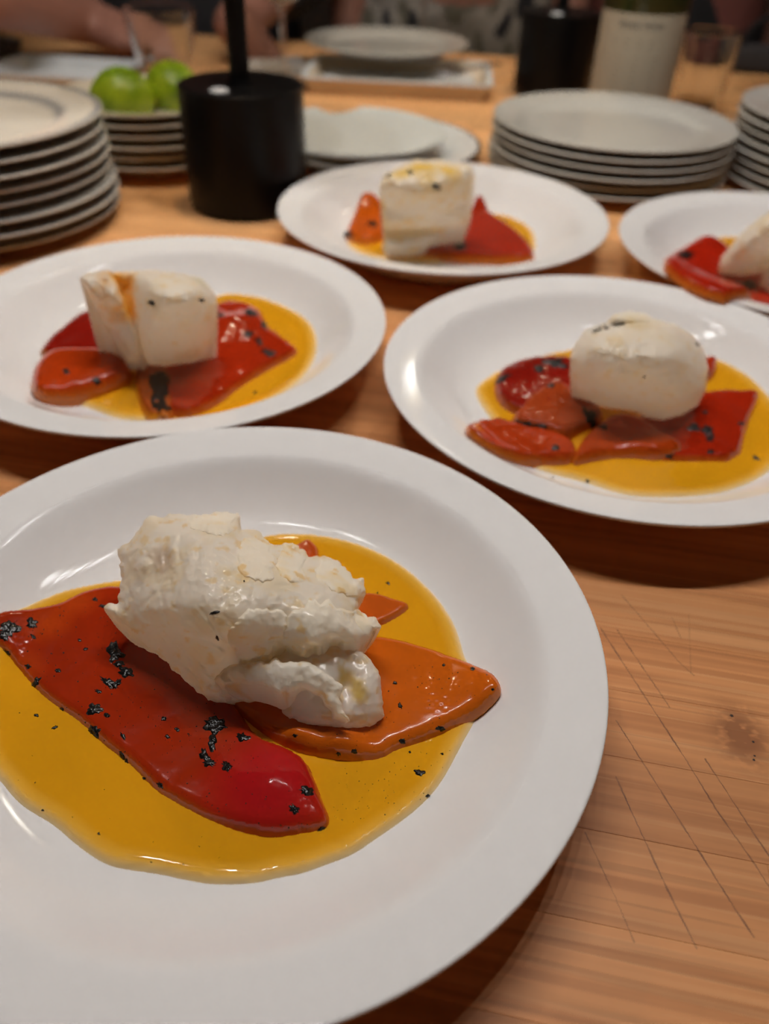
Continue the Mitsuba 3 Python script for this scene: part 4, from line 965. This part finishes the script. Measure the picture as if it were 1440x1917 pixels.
def person(x, y, label, top, lower='cloth_dark', hands=None, sleeve=.5, turn=0.0, wide=1.0, hairc='hair_dark', extra=None):
    """A standing figure behind the table; hands: the places of the left-hand and right-hand wrists, or None for arms held at the sides."""
    k = thing('person', label, 'person')
    O = np.array([x, y, ZF])
    c, s = math.cos(turn), math.sin(turn)
    def P(a, b, h): return O + np.array([a * c - b * s, a * s + b * c, h])
    w = wide
    sh = [P(-.175 * w, 0, 1.40), P(.175 * w, 0, 1.40)]
    wr = hands or [None, None]
    J = {'hip': (P(0, 0, .93), .115), 'chest': (P(0, .0, 1.24), .115), 'neck': (P(0, -.01, 1.46), .055), 'head0': (P(0, -.03, 1.56), .070), 'head1': (P(0, -.015, 1.66), .092),
         'chin': (P(0, -.075, 1.545), .035), 'nose': (P(0, -.118, 1.612), .012), 'brow': (P(0, -.090, 1.65), .03), 'earl': (P(-.088, 0, 1.61), .016), 'earr': (P(.088, 0, 1.61), .016)}
    B = [('hip', 'chest'), ('chest', 'neck'), ('neck', 'head0'), ('head0', 'head1'), ('head0', 'chin'), ('brow', 'nose'), ('head1', 'earl'), ('head1', 'earr'), ('brow', 'head1')]
    SJ, SB = {}, []
    for i, sd in ((0, -1), (1, 1)):
        J[f's{i}'] = (sh[i], .055); J[f'h{i}'] = (P(sd * .09, 0, .88), .095); J[f'k{i}'] = (P(sd * .10, -.01, .49), .060); J[f'a{i}'] = (P(sd * .10, .03, .09), .042); J[f't{i}'] = (P(sd * .12, -.12, .04), .035)
        B += [('chest', f's{i}'), (f's{i}', 'neck'), ('hip', f'h{i}'), (f'h{i}', f'k{i}'), (f'k{i}', f'a{i}'), (f'a{i}', f't{i}')]
        if wr[i] is None:
            e, wpos, dirn = P(sd * (.24 * w - .01), .03, 1.12), P(sd * (.25 * w - .01), -.03, .88), np.array([0, -.15, -1.0])
        else:
            wpos = np.asarray(wr[i][0], float); dirn = np.asarray(wr[i][1], float)
            e = .5 * (sh[i] + wpos) + np.array([sd * .10, .10, -.16]) if len(wr[i]) < 3 else np.asarray(wr[i][2], float)
        dirn = dirn / np.linalg.norm(dirn)
        J[f'e{i}'] = (e, .043); J[f'w{i}'] = (wpos, .029)
        palm = wpos + dirn * .075
        side = np.cross(dirn, [0, 0, 1.0]); side = side / (np.linalg.norm(side) + 1e-9)
        up = np.cross(side, dirn)
        J[f'p{i}'] = (palm, .022); J[f'pa{i}'] = (palm + side * .024, .016); J[f'pb{i}'] = (palm - side * .026, .015)
        B += [(f's{i}', f'e{i}'), (f'e{i}', f'w{i}'), (f'w{i}', f'p{i}'), (f'w{i}', f'pa{i}'), (f'w{i}', f'pb{i}'), (f'pa{i}', f'pb{i}')]
        for q_, (o_, L) in enumerate(((.027, .070), (.009, .080), (-.009, .074), (-.027, .058))):
            b0 = palm + side * o_; b1 = b0 + dirn * L * .55 + up * .004; b2 = b1 + dirn * L * .42 - up * .020
            for n2, (pp_, r2) in enumerate(((b0, .0105), (b1, .0095), (b2, .008))): J[f'f{i}{q_}{n2}'] = (pp_, r2)
            B += [(f'f{i}{q_}0', f'f{i}{q_}1'), (f'f{i}{q_}1', f'f{i}{q_}2')]
        t0 = wpos + dirn * .03 + side * .022 * sd * -1; t1 = t0 + dirn * .03 + side * .026 * sd * -1; t2 = t1 + dirn * .032
        for n2, (pp_, r2) in enumerate(((t0, .014), (t1, .0115), (t2, .009))): J[f'u{i}{n2}'] = (pp_, r2)
        B += [(f'u{i}0', f'u{i}1'), (f'u{i}1', f'u{i}2')]
        cut = e + (wpos - e) * (sleeve - 1) if sleeve > 1 else sh[i] + (e - sh[i]) * sleeve
        SJ[f's{i}'] = (sh[i], .066); SJ[f'm{i}'] = ((e if sleeve > 1 else cut), .056 if sleeve > 1 else .060); SB.append((f's{i}', f'm{i}'))
        if sleeve > 1: SJ[f'c{i}'] = (cut, .046); SB.append((f'm{i}', f'c{i}'))
        SB += [('ch', f's{i}'), (f's{i}', 'nk')]
        SJ[f'b{i}'] = (P(sd * .075 * w, 0, 1.20), .125 * w); SJ[f'w{i}'] = (P(sd * .065 * w, 0, 1.02), .118 * w); SJ[f'g{i}'] = (P(sd * .085 * w, 0, .84), .118 * w)
        SB += [(f'b{i}', f'w{i}'), (f'w{i}', f'g{i}'), ('ch', f'b{i}')]
    SJ['ch'] = (P(0, 0, 1.30), .130); SJ['nk'] = (P(0, .0, 1.435), .068)
    SB += [('b0', 'b1'), ('w0', 'w1'), ('g0', 'g1'), ('ch', 'nk')]
    obj('body', bones(J, B, .012, 10), 'skin', k, smooth=True)
    tm = bones(SJ, SB, .02, 10)
    obj('shirt', tm, top, k, smooth=True)
    LJ = {'p': (P(0, 0, .90), .124)}; LB = []
    for i, sd in ((0, -1), (1, 1)):
        LJ[f'h{i}'] = (P(sd * .09, 0, .86), .110); LJ[f'k{i}'] = (P(sd * .10, -.01, .49), .074); LJ[f'a{i}'] = (P(sd * .10, .025, .10), .062)
        LB += [('p', f'h{i}'), (f'h{i}', f'k{i}'), (f'k{i}', f'a{i}')]
    obj('trousers', bones(LJ, LB, .025, 8), lower, k, smooth=True)
    HJ = {'a': (P(0, .010, 1.675), .098), 'b': (P(0, .035, 1.60), .088), 'c': (P(0, .05, 1.50), .05)}
    obj('hair', bones(HJ, [('a', 'b'), ('b', 'c')], .02, 6), hairc, k, smooth=True)
    for sd in (-1, 1):
        ey = trimesh.creation.icosphere(2, .011); ey.apply_translation(P(sd * .033, -.107, 1.622)); obj('eye', ey, 'cloth_black', k, smooth=True)
    if extra: extra(k, tm, P)
    return k

wA = at([[165, 40]], .045)[0]; hA = at([[265, 78]], .028)[0]; eA = at([[-20, -25]], .10)[0]
person(-.98, 1.95, 'person at far left in dark clothing, bare forearm resting on the table', 'cloth_black', hands=[None, (wA, hA - wA, eA)], sleeve=.9)
def vest(k, tm, P):
    q = m3.Manifold(m3.Mesh(np.asarray(tm.vertices * 1.0, np.float32), np.asarray(tm.faces, np.uint32)))
    cut = float(P(.045, 0, 0)[0])
    q = q.trim_by_plane([1, 0, 0], cut)
    mm = q.to_mesh()
    g = trimesh.Trimesh(mm.vert_properties[:, :3], mm.tri_verts, process=True)
    g.vertices += g.vertex_normals * .007
    obj('open_jacket', g, 'cloth_black', k, smooth=50, label='black open jacket side')
wB = at([[440, 45]], .05)[0]; hB = at([[478, 74]], .03)[0]
person(-.40, 1.82, 'person in a dark red top with a black jacket, behind the big lamp', 'cloth_maroon', hands=[None, (wB, hB - wB + np.array([0, 0, -.01]))], sleeve=1.5, wide=.8, extra=vest)
person(.10, 1.72, 'person in a grey dress patterned with dark petals, at the centre behind the table', 'cloth_floral', lower='cloth_floral', sleeve=.6, wide=.85)
person(.56, 1.98, 'person in a brick-red top, behind the wine bottle', 'cloth_brick', sleeve=1.2, wide=.95)
person(.90, 1.56, 'person in a dark wine-red top, at the right edge of the frame', 'cloth_wine', sleeve=1.6)
kk = thing('handbag', 'black handbag standing on the table at the right edge, before the wine-red top', 'bag')
bx, by = at([[1400, 130]], 0)[0, :2]
obj('bag_body', moved(rbox(.12, .05, .035, .012), bx + .012, by - .02, .0178, math.radians(-10)), 'cloth_dark', kk, smooth=40)
obj('strap', moved(trimesh.creation.torus(.035, .004, 32, 10), bx + .012, by - .02, .036, math.radians(-10), math.pi / 2), 'cloth_black', kk, smooth=True)
